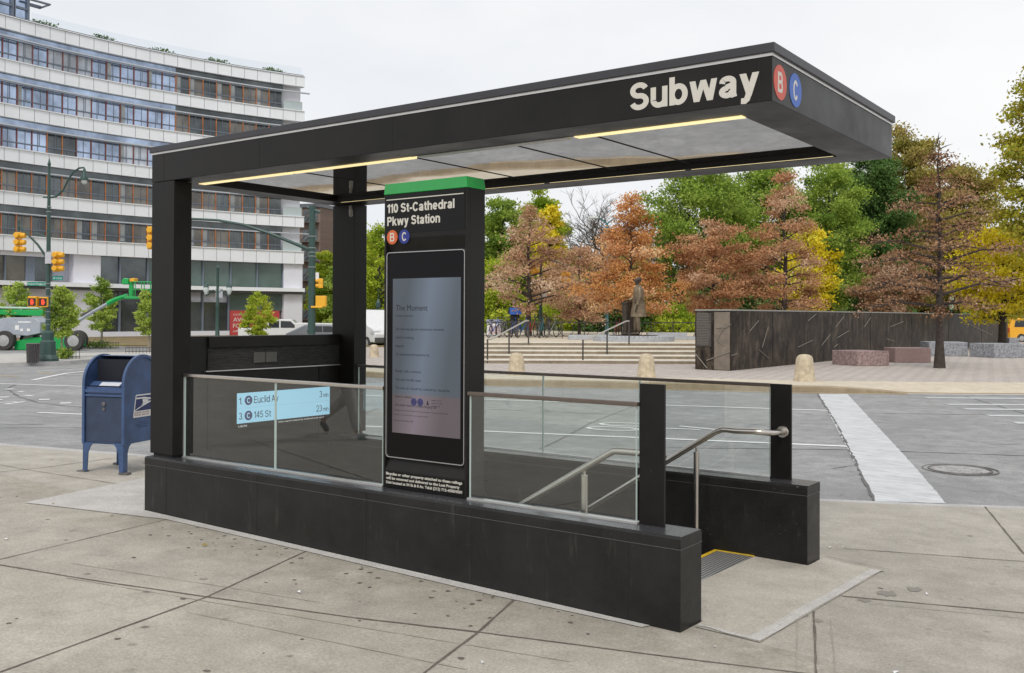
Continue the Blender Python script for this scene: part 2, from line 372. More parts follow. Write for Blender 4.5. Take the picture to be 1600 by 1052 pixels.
# ------------------------------------------------------------------ material list
M_blk=granite('black_granite',(.017,.0163,.0155),.40,.08,(.06,.06,.06))
M_cap=granite('coping_top_skylit',(.055,.055,.060),.24,.06,(.12,.12,.12),False)  # paler copy of the granite, for the sky-lit top face
M_blkm=mat('black_panel',(.013,.012,.011),.38,0,.3,3,.05,90,spec=.22,rv=.08)
M_colm=mat('black_column',(.012,.011,.010),.42,0,.3,3,.05,70,spec=.2,rv=.06)
M_sign=mat('sign_black',(.008,.008,.008),.30,0,.1,3,spec=.2)
M_roof=mat('roof_edge',(.035,.035,.042),.45,0,.1,5)
M_steel=mat('brushed_steel',(.62,.58,.53),.28,1,.06,30,.03,200)
M_alu=mat('pale_trim',(.66,.65,.63),.35,.7,.05,10)
M_darkrail=mat('dark_bronze_rail',(.16,.13,.11),.4,.6,.1,20)
M_glass=glass('rail_glass')
M_edge=mat('glass_edge',(.55,.66,.62),.3,0,0)
M_white=mat('white_letters',(.60,.575,.51),.5,0,.04,30)
M_whitep=mat('white_paint',(.75,.75,.74),.6,0,.1,6)
M_red=mat('bullet_red',(.55,.075,.04),.45,0,.08,10)
M_blue=mat('bullet_blue',(.03,.11,.45),.45,0,.08,10)
M_bluek=mat('bullet_navy',(.015,.03,.22),.4,0,.05,10)
M_green=mat('green_cap',(.0,.22,.03),.18,0,.08,8,coat=.6,emit=(0,.5,.08),es=.12)
M_lamp=mat('lit_strip',(.9,.85,.6),.4,0,0,emit=(1,.78,.36),es=.82)
M_unlit=mat('unlit_strip',(.55,.55,.54),.35,0,.03,5)
M_darkgap=mat('dark_gap',(.008,.008,.008),.7,0,0)
m,nt,b=nodes('mirror_ceiling'); b.inputs['Metallic'].default_value=1; b.inputs['Base Color'].default_value=(.62,.61,.60,1); b.inputs['Roughness'].default_value=.02
bump(nt,b,noise(nt,.9,2,.5,coord(nt)),.07,.02); M_ceil=m
M_walk=concrete('sidewalk_concrete',(.42,.39,.345),(.54,.505,.45),True,broom=(38,R(65)),dark=.55,slabs=True)
M_walkl=concrete('light_concrete',(.52,.50,.47),(.60,.58,.55),False,dark=.25)
M_land=concrete('landing_concrete',(.47,.43,.37),(.56,.52,.46),False,dark=.5)
M_kerb=concrete('kerb_granite',(.46,.45,.44),(.54,.53,.52),False,dark=.2)
M_kerbf=concrete('far_kerb_concrete',(.33,.26,.17),(.42,.34,.24),False,dark=.6,stain=(.12,.10,.07))
M_road=concrete('road_surface',(.27,.27,.27),(.42,.42,.415),True,broom=(28,R(30)),dark=.9,stain=(.17,.17,.17),bm=.7,fine=45,sdir=(R(-18),.35))
M_plaza=concrete('plaza_paving',(.64,.61,.58),(.72,.69,.65),False,pave=(.9,R(35),(.76,.70,.69),(.80,.77,.72)),dark=.25)
M_plazab=concrete('plaza_band',(.58,.51,.40),(.66,.59,.47),False,dark=.35)
M_step=concrete('step_stone',(.26,.21,.15),(.36,.30,.22),False,dark=.9,stain=(.17,.13,.10))
M_tread=concrete('step_nosing',(.66,.61,.52),(.74,.69,.60),False,dark=.2)
M_joint=mat('joint_dirt',(.14,.122,.10),.95,0,.4,20)
M_mark=None
m,nt,b=nodes('worn_white_paint'); w=coord(nt,world=True)
f=ramp(nt,noise(nt,3.2,9,.75,coord(nt,(1,3,1),(0,0,R(25)),True)),.40,.66)
c=mixc(nt,f,(.60,.61,.62),(.40,.41,.42)); c=mixc(nt,ramp(nt,noise(nt,60,4,.8,w),.60,.72),c,(.36,.36,.37)); nt.links.new(c,b.inputs['Base Color']); b.inputs['Roughness'].default_value=.7; M_mark=m
M_line=mat('lane_paint',(.78,.78,.78),.65,0,.1,9)
M_yline=mat('yellow_paint',(.62,.45,.22),.7,0,.15,5)
M_yel=mat('yellow_edge',(.75,.50,.03),.5,0,.15,20)
M_iron=mat('cast_iron',(.15,.14,.135),.6,.2,.3,10,.2,60)
# ------------------------------------------------------------------ ground functions
def swz(x,y): return .056-.0117*min(x,8)-.023*max(-12,min(y,9))
KP=[(-70,-20),(-30,-6.8),(-12,-1.0),(-8,.28),(-4.93,1.23),(-3.87,1.57),(-2.79,1.93),(-1,2.58),(0.6,3.22),(2.3,3.95),(3.96,4.72),(4.74,5.19),(5.54,5.73),(7.4,7.1),(10,9.4),(14,13.6),(22,24),(45,60)]
def kerby(x):
    for a,b in zip(KP,KP[1:]):
        if a[0]<=x<=b[0]: return a[1]+(b[1]-a[1])*(x-a[0])/(b[0]-a[0])
    return KP[0][1] if x<KP[0][0] else KP[-1][1]
def roadz(x,y):
    k=kerby(x); d=max(0,y-k); t=min(1,d/6); t=t*t*(3-2*t)
    return (swz(x,k)-.13)*(1-t)-.22*t
# ground sheet with a hole round the stairwell
g=MB(); B=1500
g.add([(-B,-B,-.6),(B,-B,-.6),(B,-1,-.6),(-B,-1,-.6)],[(0,1,2,3)]).add([(-B,3,-.6),(B,3,-.6),(B,B,-.6),(-B,B,-.6)],[(0,1,2,3)])
g.add([(-B,-1,-.6),(-1,-1,-.6),(-1,3,-.6),(-B,3,-.6)],[(0,1,2,3)]).add([(6,-1,-.6),(B,-1,-.6),(B,3,-.6),(6,3,-.6)],[(0,1,2,3)])
g.build('ground',mat('far_ground',(.18,.17,.15),.9),kind='structure')
xs=sorted(set([-70,-50,-30,-20]+[round(-14+.5*i,2) for i in range(53)]+[14,16,18,22,30,45]+[k[0] for k in KP]))
KW=.16
sw=MB(); st=sorted(set(xs+[0.05,4.42]))
for a,b in zip(st,st[1:]):
    segs=[(-45,-10),(-10,.12),(.12,2.06),(2.06,None)]
    for s0,s1 in segs:
        if s0==.12 and a>=.05-1e-6 and b<=4.42+1e-6: continue
        ya=[s0,s0]; e=[kerby(a)-KW*1.1,kerby(b)-KW*1.1]
        yb=[min(s1,e[0]),min(s1,e[1])] if s1 is not None else e
        ya=[min(ya[0],e[0]),min(ya[1],e[1])]
        if yb[0]-ya[0]<1e-4 and yb[1]-ya[1]<1e-4: continue
        sw.add([(a,ya[0],swz(a,ya[0])),(b,ya[1],swz(b,ya[1])),(b,yb[1],swz(b,yb[1])),(a,yb[0],swz(a,yb[0]))],[(0,1,2,3)])
sidewalk=sw.build('sidewalk',M_walk,kind='structure')
kb=MB()
for a,b in zip(xs,xs[1:]):
    k=[kerby(a),kerby(b)]
    def z(x,y,o=0): return swz(x,y)+o
    vs=[(a,k[0]-KW*1.1,z(a,k[0],.0)),(b,k[1]-KW*1.1,z(b,k[1],.0)),(b,k[1]-.02,z(b,k[1],.0)),(a,k[0]-.02,z(a,k[0],.0)),(b,k[1],z(b,k[1],-.02)),(a,k[0],z(a,k[0],-.02)),(b,k[1],z(b,k[1],-.3)),(a,k[0],z(a,k[0],-.3))]
    kb.add(vs,[(0,1,2,3),(3,2,4,5),(5,4,6,7)])
kb.build('kerb',M_kerb,kind='structure')
rd=MB(); ds=[0,.5,1,1.5,2,2.5,3,3.5,4,4.5,5,5.5,6,10,16,30,60,140,300]
for a,b in zip(xs,xs[1:]):
    for d0,d1 in zip(ds,ds[1:]):
        q=[(a,kerby(a)+d0),(b,kerby(b)+d0),(b,kerby(b)+d1),(a,kerby(a)+d1)]
        rd.add([(x,y,roadz(x,y)) for x,y in q],[(0,1,2,3)])
road=rd.build('road',M_road,kind='structure')
def strip(pts,w,zf,o,mt,name='joint',parent=None,mb=None,jit=0,step=.25):
    P=[]; rnd=random.Random(len(pts)*7+int(pts[0][0]*100))
    for (a,b) in zip(pts,pts[1:]):
        a=Vector(a[:2]);b=Vector(b[:2]); n=max(1,int((b-a).length/step))
        for i in range(n): P.append(a+(b-a)*i/n)
    P.append(Vector(pts[-1][:2])); mb2=mb or MB(); vs=[]
    for i,p in enumerate(P):
        d=(P[min(i+1,len(P)-1)]-P[max(0,i-1)]).normalized(); nn=Vector((-d.y,d.x)); ww=w*(1+rnd.uniform(-jit,jit))/2; off=nn*rnd.uniform(-jit,jit)*w*.5
        for s_ in (1,-1):
            q=p+nn*ww*s_+off; vs.append((q.x,q.y,zf(q.x,q.y)+o))
    mb2.add(vs,[(2*i,2*i+1,2*i+3,2*i+2) for i in range(len(P)-1)])
    if mb: return mb
    return mb2.build(name,mt,parent)
def patch(quad,zf,o,mt,name,parent,nu=1,nv=30):
    a,b,c,d=[Vector(q[:2]) for q in quad]; mb=MB(); vs=[]
    for i in range(nv+1):
        for j in range(nu+1):
            jj=j+(random.uniform(-.035,.035) if j in(0,nu) else 0); p=(a+(b-a)*jj/nu)*(1-i/nv)+(d+(c-d)*jj/nu)*(i/nv); vs.append((p.x,p.y,zf(p.x,p.y)+o))
    k=nu+1
    mb.add(vs,[(i*k+j,i*k+j+1,(i+1)*k+j+1,(i+1)*k+j) for i in range(nv) for j in range(nu)])
    return mb.build(name,mt,parent)
# sidewalk joints
jm=MB()
for pts,w in [([(2.95,-3.3),(2.75,-2.45),(2.45,-1.2),(2.01,-.05)],.011),([(-2.5,-2.7),(.91,-1.61),(1.66,-1.43),(2.45,-1.2),(3.36,-.93)],.012),([(3.36,-.93),(3.99,-.69)],.015),([(3.99,-.69),(5.07,-.33),(5.56,-.15),(7.5,.5)],.010),
    ([(1.1,-3.0),(.79,-1.56),(.45,-.11)],.008),([(3.77,-.05),(4.0,-.70)],.014),([(4.0,-.7),(4.17,-1.3),(4.5,-2.6)],.012),([(5.2,.86),(5.23,.78),(5.56,-.15),(6.1,-1.6)],.012),
    ([(5.22,1.30),(6.14,1.66),(8,2.4)],.012),([(4.82,2.64),(5.92,3.12),(8,4.0)],.010),([(5.27,5.4),(5.88,3.44),(6.6,1.9)],.014),([(-2.9,1.8),(-2.67,.52),(-2.7,-.5),(-2.6,-2)],.010),([(-6,.2),(-2.7,.4),(-1.3,.55)],.008)]:
    strip(pts,w,swz,.0035,None,mb=jm,jit=.35,step=.12)
jm.build('joint',M_joint,sidewalk)
# hairline tooling beside joints
jt=MB()
for pts in [[(5.13,.80),(5.46,-.13)],[(5.33,.76),(5.66,-.17)],[(4.8,2.3),(5.28,2.2)],[(1.2,-1.3),(2.3,-1.02),(3.0,-.86)],[(1.5,-1.5),(3.4,-1.05),(4.6,-.75)],[(2.6,-1.45),(4.3,-1.15)],[(5.4,1.25),(6.2,1.55)]]:
    strip(pts,.005,swz,.0032,None,mb=jt,jit=.6,step=.08)
jt.build('scratch',mat('scratch_grey',(.33,.30,.25),.9),sidewalk)
# light apron slab + landing slab
ap=MB(); P=[(-.96,-.49),(.45,-.10),(2.0,-.09),(3.6,-.10),(4.60,-.06),(4.62,-.004),(-.006,-.004),(-.006,2.3),(-1.85,2.1),(-1.41,.92)]
ap.add([(x,y,swz(x,y)+.005) for x,y in [P[0],P[1],P[6],P[7],P[8],P[9]]],[(0,1,2,3,4,5)])
ap.add([(x,y,swz(x,y)+.005) for x,y in P[1:7]],[(0,1,2,3,4,5)])
ap.build('concrete_apron',M_walkl,sidewalk)
ln=MB(); P=[(4.42,.262),(4.80,.262),(4.81,.14),(5.18,.12),(5.23,2.12),(4.81,2.2),(4.80,1.915),(4.42,1.915)]
ln.add([(x,y,swz(x,y)+.005) for x,y in P],[tuple(range(8))]); ln.build('landing_slab',M_land,sidewalk)
le=MB(); strip([(5.14,.13),(5.19,2.11)],.07,swz,.008,None,mb=le,jit=.2); strip([(4.82,.17),(5.1,.15)],.03,swz,.009,None,mb=le,jit=.5,step=.05); le.build('slab_edge',M_walkl,sidewalk)
pb=random.Random(3); dm=MB()
for (x,y,r) in [(5.42,1.55,.07),(5.52,1.78,.05),(5.35,1.3,.045),(5.18,.75,.04),(5.28,.7,.035)]:
    q=[(x+r*pb.uniform(.7,1.3)*math.cos(t)*.8,y+r*pb.uniform(.6,1.4)*math.sin(t)) for t in [i*PI/7 for i in range(14)]]
    dm.add([(a,b_,swz(a,b_)+.0025) for a,b_ in q],[tuple(range(14))])
gs=random.Random(21); gm_=MB()
for i in range(95):
    if i<60: x=gs.uniform(.6,4.7); y=-.10-abs(gs.gauss(0,.28))
    else: x=gs.uniform(-2,6.4); y=gs.uniform(-2.0,2.6) if x>4.9 else gs.uniform(-2.2,-.3)
    r=gs.uniform(.006,.019); n=9; el_=gs.uniform(.5,1); a0=gs.uniform(0,3)
    q=[]
    for k in range(n):
        t=2*PI*k/n; rr=r*gs.uniform(.7,1.3); u,v=rr*math.cos(t),rr*el_*math.sin(t); q.append((x+u*math.cos(a0)-v*math.sin(a0),y+u*math.sin(a0)+v*math.cos(a0)))
    gm_.add([(a,b_,swz(a,b_)+.0022) for a,b_ in q],[tuple(range(n))])
gm_.build('gum_stain',mat('gum_dark',(.13,.115,.095),.9,0,.4,30),sidewalk)
dm.build('damp_stain',mat('damp_patch',(.24,.22,.19),.8),sidewalk)
# ------------------------------------------------------------------ SUBWAY ENTRANCE
L,D,T,HB=4.794,1.919,.257,.497
XC0,XC1,YC,YB,ZB,ZT=-.009,5.267,.052,2.229,2.732,3.019
ent=thing('subway_entrance','black subway stair entrance with long cantilevered canopy, low granite walls and glass railings','subway entrance')
for y0,y1,xo in ((0,T,0),(D,D+T,.0)):
    zb=swz(2.4,y0)-.16
    m1=MB().box(0,L,y0,y1,zb,HB-.068); o=m1.build('base_wall',M_blk,ent,bevel=.004)
    m2=MB().prism([(y0-.001,HB-.066),(y1+.001,HB-.066),(y1+.001,HB-.014),(y1-.012,HB),(y0+.012,HB),(y0-.001,HB-.014)],-.001,L+.001,'x')
    m2.m[2+3]=1; m2.build('coping',[M_blk,M_cap],o,bevel=.002)  # only the top face is paler: sky light put into its colour
    # vertical joints
    sj=MB()
    for px in ((262,404,575,740,985) if y0==0 else (1010,1130,1197)):
        if y0==0: x=on('y',0,px,800 if px<700 else 900)[0]
        else: x=on('y',D,px,790)[0]
        sj.box(x-.0012,x+.0012,y0-.0012 if y0==0 else y0-.0012,y0+.01,zb,HB-.068); sj.box(x-.0012,x+.0012,y0-.0022,y0+.05,HB-.066,HB-.018)
    sj.build('panel_joint',M_darkgap if y0==0 else M_darkgap,o)
    e=MB(); e.box(-.0025,L+.0025,y0-.0025,y1+.0025,HB-.0685,HB-.0655); e.build('coping_joint',mat('joint_grey',(.09,.088,.085),.6),o)
    MB().box(.1,4.12,y0+.02 if y0 else .02,(T-.003) if y0==0 else y1-.02,-3,zb).build('stairwell_wall',M_blkm,ent) if y0==0 else MB().box(.1,4.12,D+.003,y1-.02,-3,zb).build('stairwell_wall',M_blkm,ent)
# drain holes in the far wall
for i in range(3):
    for j in range(3):
        x,z=4.03+.055*i+(.02 if j%2 else 0),.145+.045*j
        MB().lathe([(.012,-.001),(.012,.002)],10,(x,D-.0015,z),'y').build('vent_hole',M_darkgap,ent)
# end wall at the head of the stairwell
ew=MB(); ew.box(.0,.09,.222,2.058,-3,1.465); ewo=ew.build('end_wall',M_blk,ent,bevel=.003)
MB().box(.09,.115,.53,2.056,1.365,1.462).build('top_band',M_blkm,ewo,bevel=.003)
m,nt,b=nodes('split_granite'); w=coord(nt,(1,1,6),(0,0,0),True)
n1=noise(nt,9,8,.75,w); nt.links.new(ramp(nt,n1,.35,.75,(.012,)*3,(.06,.058,.055)),b.inputs['Base Color']); b.inputs['Roughness'].default_value=.6; bump(nt,b,n1,.9,.03)
MB().box(.09,.103,.53,2.056,1.176,1.362).build('rough_band',m,ewo)
MB().box(.09,.118,.50,2.056,1.163,1.171).build('trim_line',M_alu,ewo)
MB().box(.09,.108,.53,1.78,.5,1.160).build('lower_panel',M_blkm,ewo,bevel=.002); MB().box(.09,.106,1.79,2.056,.5,1.160).build('lower_panel',M_blkm,ewo,bevel=.002)
pl=mat('plate_grey',(.10,.098,.085),.6,0,.15,40); 
for y in (1.01,1.145): MB().box(.1035,.112,y,y+.125,1.222,1.315).build('access_plate',pl,ewo,bevel=.002)
# columns
for ya,yb in ((YC,YC+.168),(YB-.168,YB)):
    o=MB().box(XC0+.002,XC0+.305,ya+.001,yb-.001,HB+.022,ZB-.004).build('column',M_colm,ent,bevel=.003)
    MB().box(XC0+.03,XC0+.28,ya+.015,yb-.02,HB,HB+.022).build('foot',M_darkgap,o)
# canopy
can=MB(); ox=[(XC0,YC),(XC1,YC),(XC1,YB),(XC0,YB)]; ix=[(.254,.30),(4.99,.30),(4.99,1.93),(.254,1.93)]
z0,z1=ZB,ZT-.062
can.add([(x,y,z0) for x,y in ox+ix]+[(x,y,z1) for x,y in ox+ix],[(0,1,5,4),(1,2,6,5),(2,3,7,6),(3,0,4,7),(8,12,13,9),(9,13,14,10),(10,14,15,11),(11,15,12,8),(0,8,9,1),(1,9,10,2),(2,10,11,3),(3,11,8,0),(4,5,13,12),(5,6,14,13),(6,7,15,14),(7,4,12,15)])
cano=can.build('canopy',M_blkm,ent,bevel=.003)
MB().box(XC0-.004,XC1+.004,YC-.004,YB+.004,ZT-.062,ZT-.046).build('silver_trim',M_alu,cano)
MB().box(XC0-.012,XC1+.018,YC-.018,YB+.018,ZT-.046,ZT+.002).build('roof_slab',M_roof,cano,bevel=.004)
MB().box(.254,4.99,.30,1.93,ZB+.034,ZB+.05).build('ceiling',M_ceil,cano)
for x in (1.28,2.48,3.35,3.95,): MB().box(x-.003,x+.003,.31,1.92,ZB+.030,ZB+.036).build('ceiling_seam',M_darkgap,cano)
for x in (.155,1.34,2.68,5.20): MB().box(x-.0015,x+.0015,YC-.001,YC+.01,ZB+.001,ZT-.063).build('fascia_joint',M_darkgap,cano)
def lightstrip(x0,x1,y,lit,nm='light_strip'):
    o=MB().box(x0,x1,y-.033,y+.031,ZB-.006,ZB+.030).build(nm,M_lamp if lit else M_unlit,cano,bevel=.002)
lightstrip(.27,1.36,.333,True); lightstrip(1.385,2.62,.333,True); lightstrip(2.68,3.88,.333,False); lightstrip(3.935,5.0,.333,True)
MB().box(.255,4.99,.30,.304,ZB-.001,ZB+.033).build('strip_lip',M_blkm,cano)
for a,b_ in ((.27,1.36),(1.385,2.62),(2.68,3.88),(3.935,4.97)): MB().box(a,b_,1.885,1.912,ZB-.002,ZB+.03).build('light_strip',M_lamp,cano)
MB().box(.255,4.985,1.862,1.884,ZB-.004,ZB+.033).build('strip_lip',M_darkgap,cano)
MB().box(.255,4.985,1.914,1.929,ZB-.004,ZB+.033).build('strip_lip',M_darkgap,cano)
# small security camera on the rear column
sc=MB(); sc.tube([(.30,2.0,2.70),(.33,1.98,2.64)],.014,8); sc.tube([(.335,1.97,2.66),(.36,1.95,2.60)],.018,8); sc.build('security_camera',mat('camera_grey',(.3,.3,.3),.4),ent,smooth=True)
# canopy lettering
pa=on('y',YC,981,170); pz=on('y',YC,1181,108)
pz0=on('y',YC,1000,170)[2]; pz1=on('y',YC,1000,127)[2]
ftext('Subway',M_white,cano,(on('y',YC,981.5,150)[0],YC-.0005,pz0),w=on('y',YC,1183.5,130)[0]-on('y',YC,981.5,150)[0],h=pz1-pz0,wt=.190,sp=.065,name='subway_lettering')
def bullet(px,py,ltr,mt,parent,name='route_bullet'):
    p=on('x',XC1,px,py); r=.089
    o=MB().lathe([(r,0),(r,.0022)],40,(0,0,0),'x').build(name,mt,parent); o.location=(XC1,p[1],p[2])
    t=ftext(ltr,M_white,o,(.0022,0,-.052),'+x',h=.104,w=.068,wt=.17,align='CENTER',name='letter')
bullet(1216,126,'B',M_red,cano); bullet(1240,138,'C',M_blue,cano)
# glass railings
def panes(y,edges,z0,z1,base):
    for a,b_ in zip(edges,edges[1:]):
        g_=MB().box(a+.004,b_-.004,y-.006,y+.006,z0,z1-.002); o=g_.build('glass_pane',M_glass,ent)
        e=MB()
        for x in (a+.0028,b_-.0052): e.box(x,x+.0024,y-.0064,y+.0064,z0,z1-.003)
        e.build('pane_edge',M_edge,o)
RZ=1.161
xs1=[.31,on('y',.157,432,660)[0],2.515]; panes(.157,xs1,HB+.012,RZ-.012,0)
panes(.157,[3.26,4.452],HB+.012,RZ-.012,0)
panes(2.112,[.31,1.39,on('y',2.112,850,650)[0],on('y',2.112,1001,650)[0],4.455],HB+.012,RZ-.012,0)
for a,b_,y,mt in ((.30,2.52,.157,M_steel),(3.25,4.46,.157,M_darkrail),(.30,4.46,2.112,M_darkrail)):
    MB().box(a,b_,y-.019,y+.019,RZ-.012,RZ+.012).build('top_rail',mt,ent,bevel=.004)
for a,b_,y in ((.30,2.52,.157),(3.25,4.46,.157),(.30,4.46,2.112)):
    MB().box(a,b_,y-.017,y+.017,HB,HB+.011).build('glazing_channel',M_alu,ent)
MB().box(.298,.309,.149,.165,HB,RZ-.013).build('edge_post',M_alu,ent)
# flat end posts
for y,zt in ((.175,1.276),(2.112,1.171)):
    o=MB().box(4.461,4.613,y-.012,y+.012,HB,zt).build('flat_post',M_colm,ent,bevel=.002)
    MB().lathe([(.006,-.001),(.006,.003)],10,(4.537,y-.014,HB+.30),'y').build('bolt',M_darkgap,o)
# handrails
def hrail(y,pts,post,wall):
    mb=MB(); mb.tube([(p[0],y,p[1]) if len(p)==2 else p for p in pts],.021,14); o=mb.build('handrail',M_steel,ent,smooth=True)
    for (x,z0,z1) in post:
        p=MB(); p.tube([(x,y,z0),(x,y,z1-.03)],.021,14); p.tube([(x,y,z1-.03),(x,y,z1)],.009,8); p.build('rail_post',M_steel,o,smooth=True)
    return o
Y1=1.80
def _p(px,py): q=on('y',Y1,px,py); return (q[0],q[2])
a_,b_,c_=_p(1150,670.5),_p(1125,669),_p(920,795); sl_=(b_[1]-c_[1])/(b_[0]-c_[0]); q_=_p(1090,708); q0=_p(1090,830)
h1=hrail(Y1,[(4.555,2.097,.835),(4.556,2.0,.838),(4.553,1.90,.844),(4.538,1.84,.850),(4.50,1.808,.855),(4.46,Y1,.857),(a_[0],Y1,a_[1]),(b_[0]+.06,b_[1]+.004),(b_[0]+.02,b_[1]+.002),(b_[0]-.03,b_[1]-.02),c_,(1.5,c_[1]-(c_[0]-1.5)*sl_)],[(q_[0],-.06,q_[1]+.05)],1)
dk=MB().lathe([(.0,-.006),(.040,-.006),(.044,0),(.044,.012)],24,(4.555,2.088,.834),'y'); dk.build('wall_flange',M_steel,h1,smooth=True)
h2=hrail(.30,[(4.50,.872),(4.25,.868),(4.22,.866),(4.18,.845),(3.606,.503),(1.5,-.83)],[(4.017,.1,.735)],1)
MB().lathe([(.0,.006),(.040,.006),(.044,0),(.044,-.012)],24,(4.555,.20,.872),'y').build('wall_flange',M_steel,h2,smooth=True)
MB().tube([(4.49,.30,.872),(4.53,.295,.872),(4.555,.27,.872),(4.555,.20,.872)],.021,14).build('rail_return',M_steel,h2,smooth=True)
# steps
stp=MB(); x=4.40; z=-.035
stp.box(4.12,4.42,.262,1.915,-.4,-.038)
for i in range(13): stp.box(4.12-.28*(i+1),4.12-.28*i,.262,1.915,-3,-.038-.17*(i+1))
so=stp.build('stairs',mat('stair_concrete',(.2,.19,.18),.8,0,.2,10),ent)
tr=MB(); tr.box(4.15,4.42,.262,1.885,-.038,-.030)
m,nt,b=nodes('ribbed_tread'); wv=nt.nodes.new('ShaderNodeTexWave'); wv.bands_direction='X'; wv.inputs['Scale'].default_value=13; nt.links.new(coord(nt,world=True),wv.inputs['Vector'])
nt.links.new(ramp(nt,wv.outputs['Fac'],.2,.7,(.13,.13,.13),(.45,.45,.44)),b.inputs['Base Color']); b.inputs['Metallic'].default_value=.4; b.inputs['Roughness'].default_value=.45; bump(nt,b,wv.outputs['Fac'],.5,.01)
tr.build('tread_plate',m,so)
yy=MB(); yy.box(4.118,4.148,.262,1.915,-.038,-.028); yy.box(4.149,4.42,1.887,1.915,-.038,-.028); yy.build('yellow_edge',M_yel,so)
# ------------------------------------------------------------------ arrival display
dsp=thing('arrival_display','pale blue train arrival screen on the stairwell end wall behind the railing glass','display',(0.125,0,0))
MB().box(0,.03,.785,1.887,.648,.972).build('casing',M_sign,dsp,bevel=.003)
m_db=mat('display_blue',(.25,.42,.52),.4,0,0,emit=(.30,.58,.76),es=.72)
scr=MB().box(.03,.032,.792,1.88,.70,.965).build('screen',m_db,dsp)
m_dt=mat('display_ink',(.04,.07,.11),.5,0,0); m_dc=mat('display_violet',(.06,.06,.22),.5,0,0)
MB().box(.0318,.0324,.795,1.876,.831,.833).build('row_line',mat('row_line',(.2,.36,.46),.5,0,0,emit=(.3,.5,.66),es=.5),dsp)
def row(z,n,nm,t):
    ftext(n,m_dt,dsp,(.0325,.812,z),'+x',h=.058,w=.034 if n=='1.' else .046,wt=.12,name='lettering')
    o=MB().lathe([(.042,0),(.042,.001)],28,(.032,.915,z+.029),'x').build('route_disc',m_dc,dsp)
    ftext('C',m_db,o,(.0336,.915,z+.005),'+x',h=.048,w=.038,wt=.17,align='CENTER')
    ftext(nm,m_dt,dsp,(.0325,.975,z),'+x',h=.060,w=.275 if nm[0]=='E' else .19,wt=.12,sp=.11,name='lettering')
    ftext('min',m_dt,dsp,(.0325,1.862,z),'+x',h=.040,w=.068,wt=.12,align='RIGHT',name='lettering')
    ftext(t,m_dt,dsp,(.0325,1.78,z),'+x',h=.060,w=.034 if len(t)==1 else .070,wt=.12,align='RIGHT',name='lettering')
row(.868,'1.','Euclid Av','3'); row(.735,'3.','145 St','23')
m_dw=mat('display_small_text',(.5,.5,.5),.5,0,0,emit=(.7,.75,.75),es=.4)
text('1:40 PM',m_dw,dsp,(.0305,.81,.665),'+x',h=.02,w=.09); text('trains may be delayed by weekend track work',m_dw,dsp,(.0305,1.25,.672),'+x',h=.016,w=.56)
# ------------------------------------------------------------------ STATION SIGN PYLON
KX0,KX1,KY0,KY1,KZ=2.525,3.2415,.145,.326,2.533
ky=thing('station_sign_pylon','tall black information pylon with green illuminated cap, station name and poem screen','sign pylon',(KX0,KY0,HB))
KW_=KX1-KX0; KD=KY1-KY0; KH=KZ-HB
bd=MB(); bd.box(0,KW_,.03,KD,.001,KH-.072); bd.box(0,.016,0,.03,.001,KH-.072); bd.box(KW_-.016,KW_,0,.03,.001,KH-.072)
bd.box(.016,KW_-.016,0,.03,1.665,KH-.072); bd.box(.016,KW_-.016,0,.03,.001,.118)
bd.prism([(0.0,1.665),(.03,1.665),(.03,1.585)],.016,KW_-.016,'x'); bd.prism([(0.0,.118),(.03,.118),(.03,.195)],.016,KW_-.016,'x')
body=bd.build('housing',M_blkm,ky,bevel=.002)
MB().box(.02,KW_-.02,-.002,0,.004,.112).build('notice_panel',M_sign,ky)
hp=MB().box(.012,KW_-.02,-.002,0,1.70,KH-.078).build('header_panel',M_sign,ky)
MB().box(.02,KW_-.03,-.0035,-.002,KH-.112,KH-.106).build('white_line',M_white,hp)
gc=MB(); gc.add([(-.003,-.006,KH-.072),(KW_+.004,-.006,KH-.072),(KW_+.004,KD+.004,KH-.072),(-.003,KD+.004,KH-.072),(0.004,-.002,KH),(KW_-.006,-.002,KH),(KW_-.006,KD-.004,KH),(.004,KD-.004,KH)],[(0,3,2,1),(4,5,6,7),(0,1,5,4),(1,2,6,5),(2,3,7,6),(3,0,4,7)]); gc.build('green_cap',M_green,ky,bevel=.004)
ftext('110 St-Cathedral',M_white,hp,(.028,-.0025,KH-.197),h=.060,w=.585,wt=.19,sp=.07,name='station_name')
ftext('Pkwy Station',M_white,hp,(.028,-.0025,KH-.283),h=.060,w=.465,wt=.19,sp=.07,name='station_name')
for i,(l_,mt) in enumerate((('B',mat('bullet_orange',(.60,.12,.03),.45)),('C',M_bluek))):
    o=MB().lathe([(.048,0),(.048,-.0015)],36,(.075+.108*i,-.0025,KH-.36),'y').build('route_bullet',mt,hp)
    ftext(l_,M_white,o,(.075+.108*i,-.0041,KH-.36-.029),h=.058,w=.040,wt=.16,align='CENTER',name='letter')
for s_,z_ in (('Bicycles or other property attached to these railings',.088),('will be removed and delivered to the Lost Property',.059),('Unit located at 34 St & 8 Av. Tel.# (212) 712-4500/4501',.030)):
    text(s_,M_white,ky,(.03,-.003,z_),h=.018,w=.655 if z_!=.059 else .635,off=.025,name='notice_text')
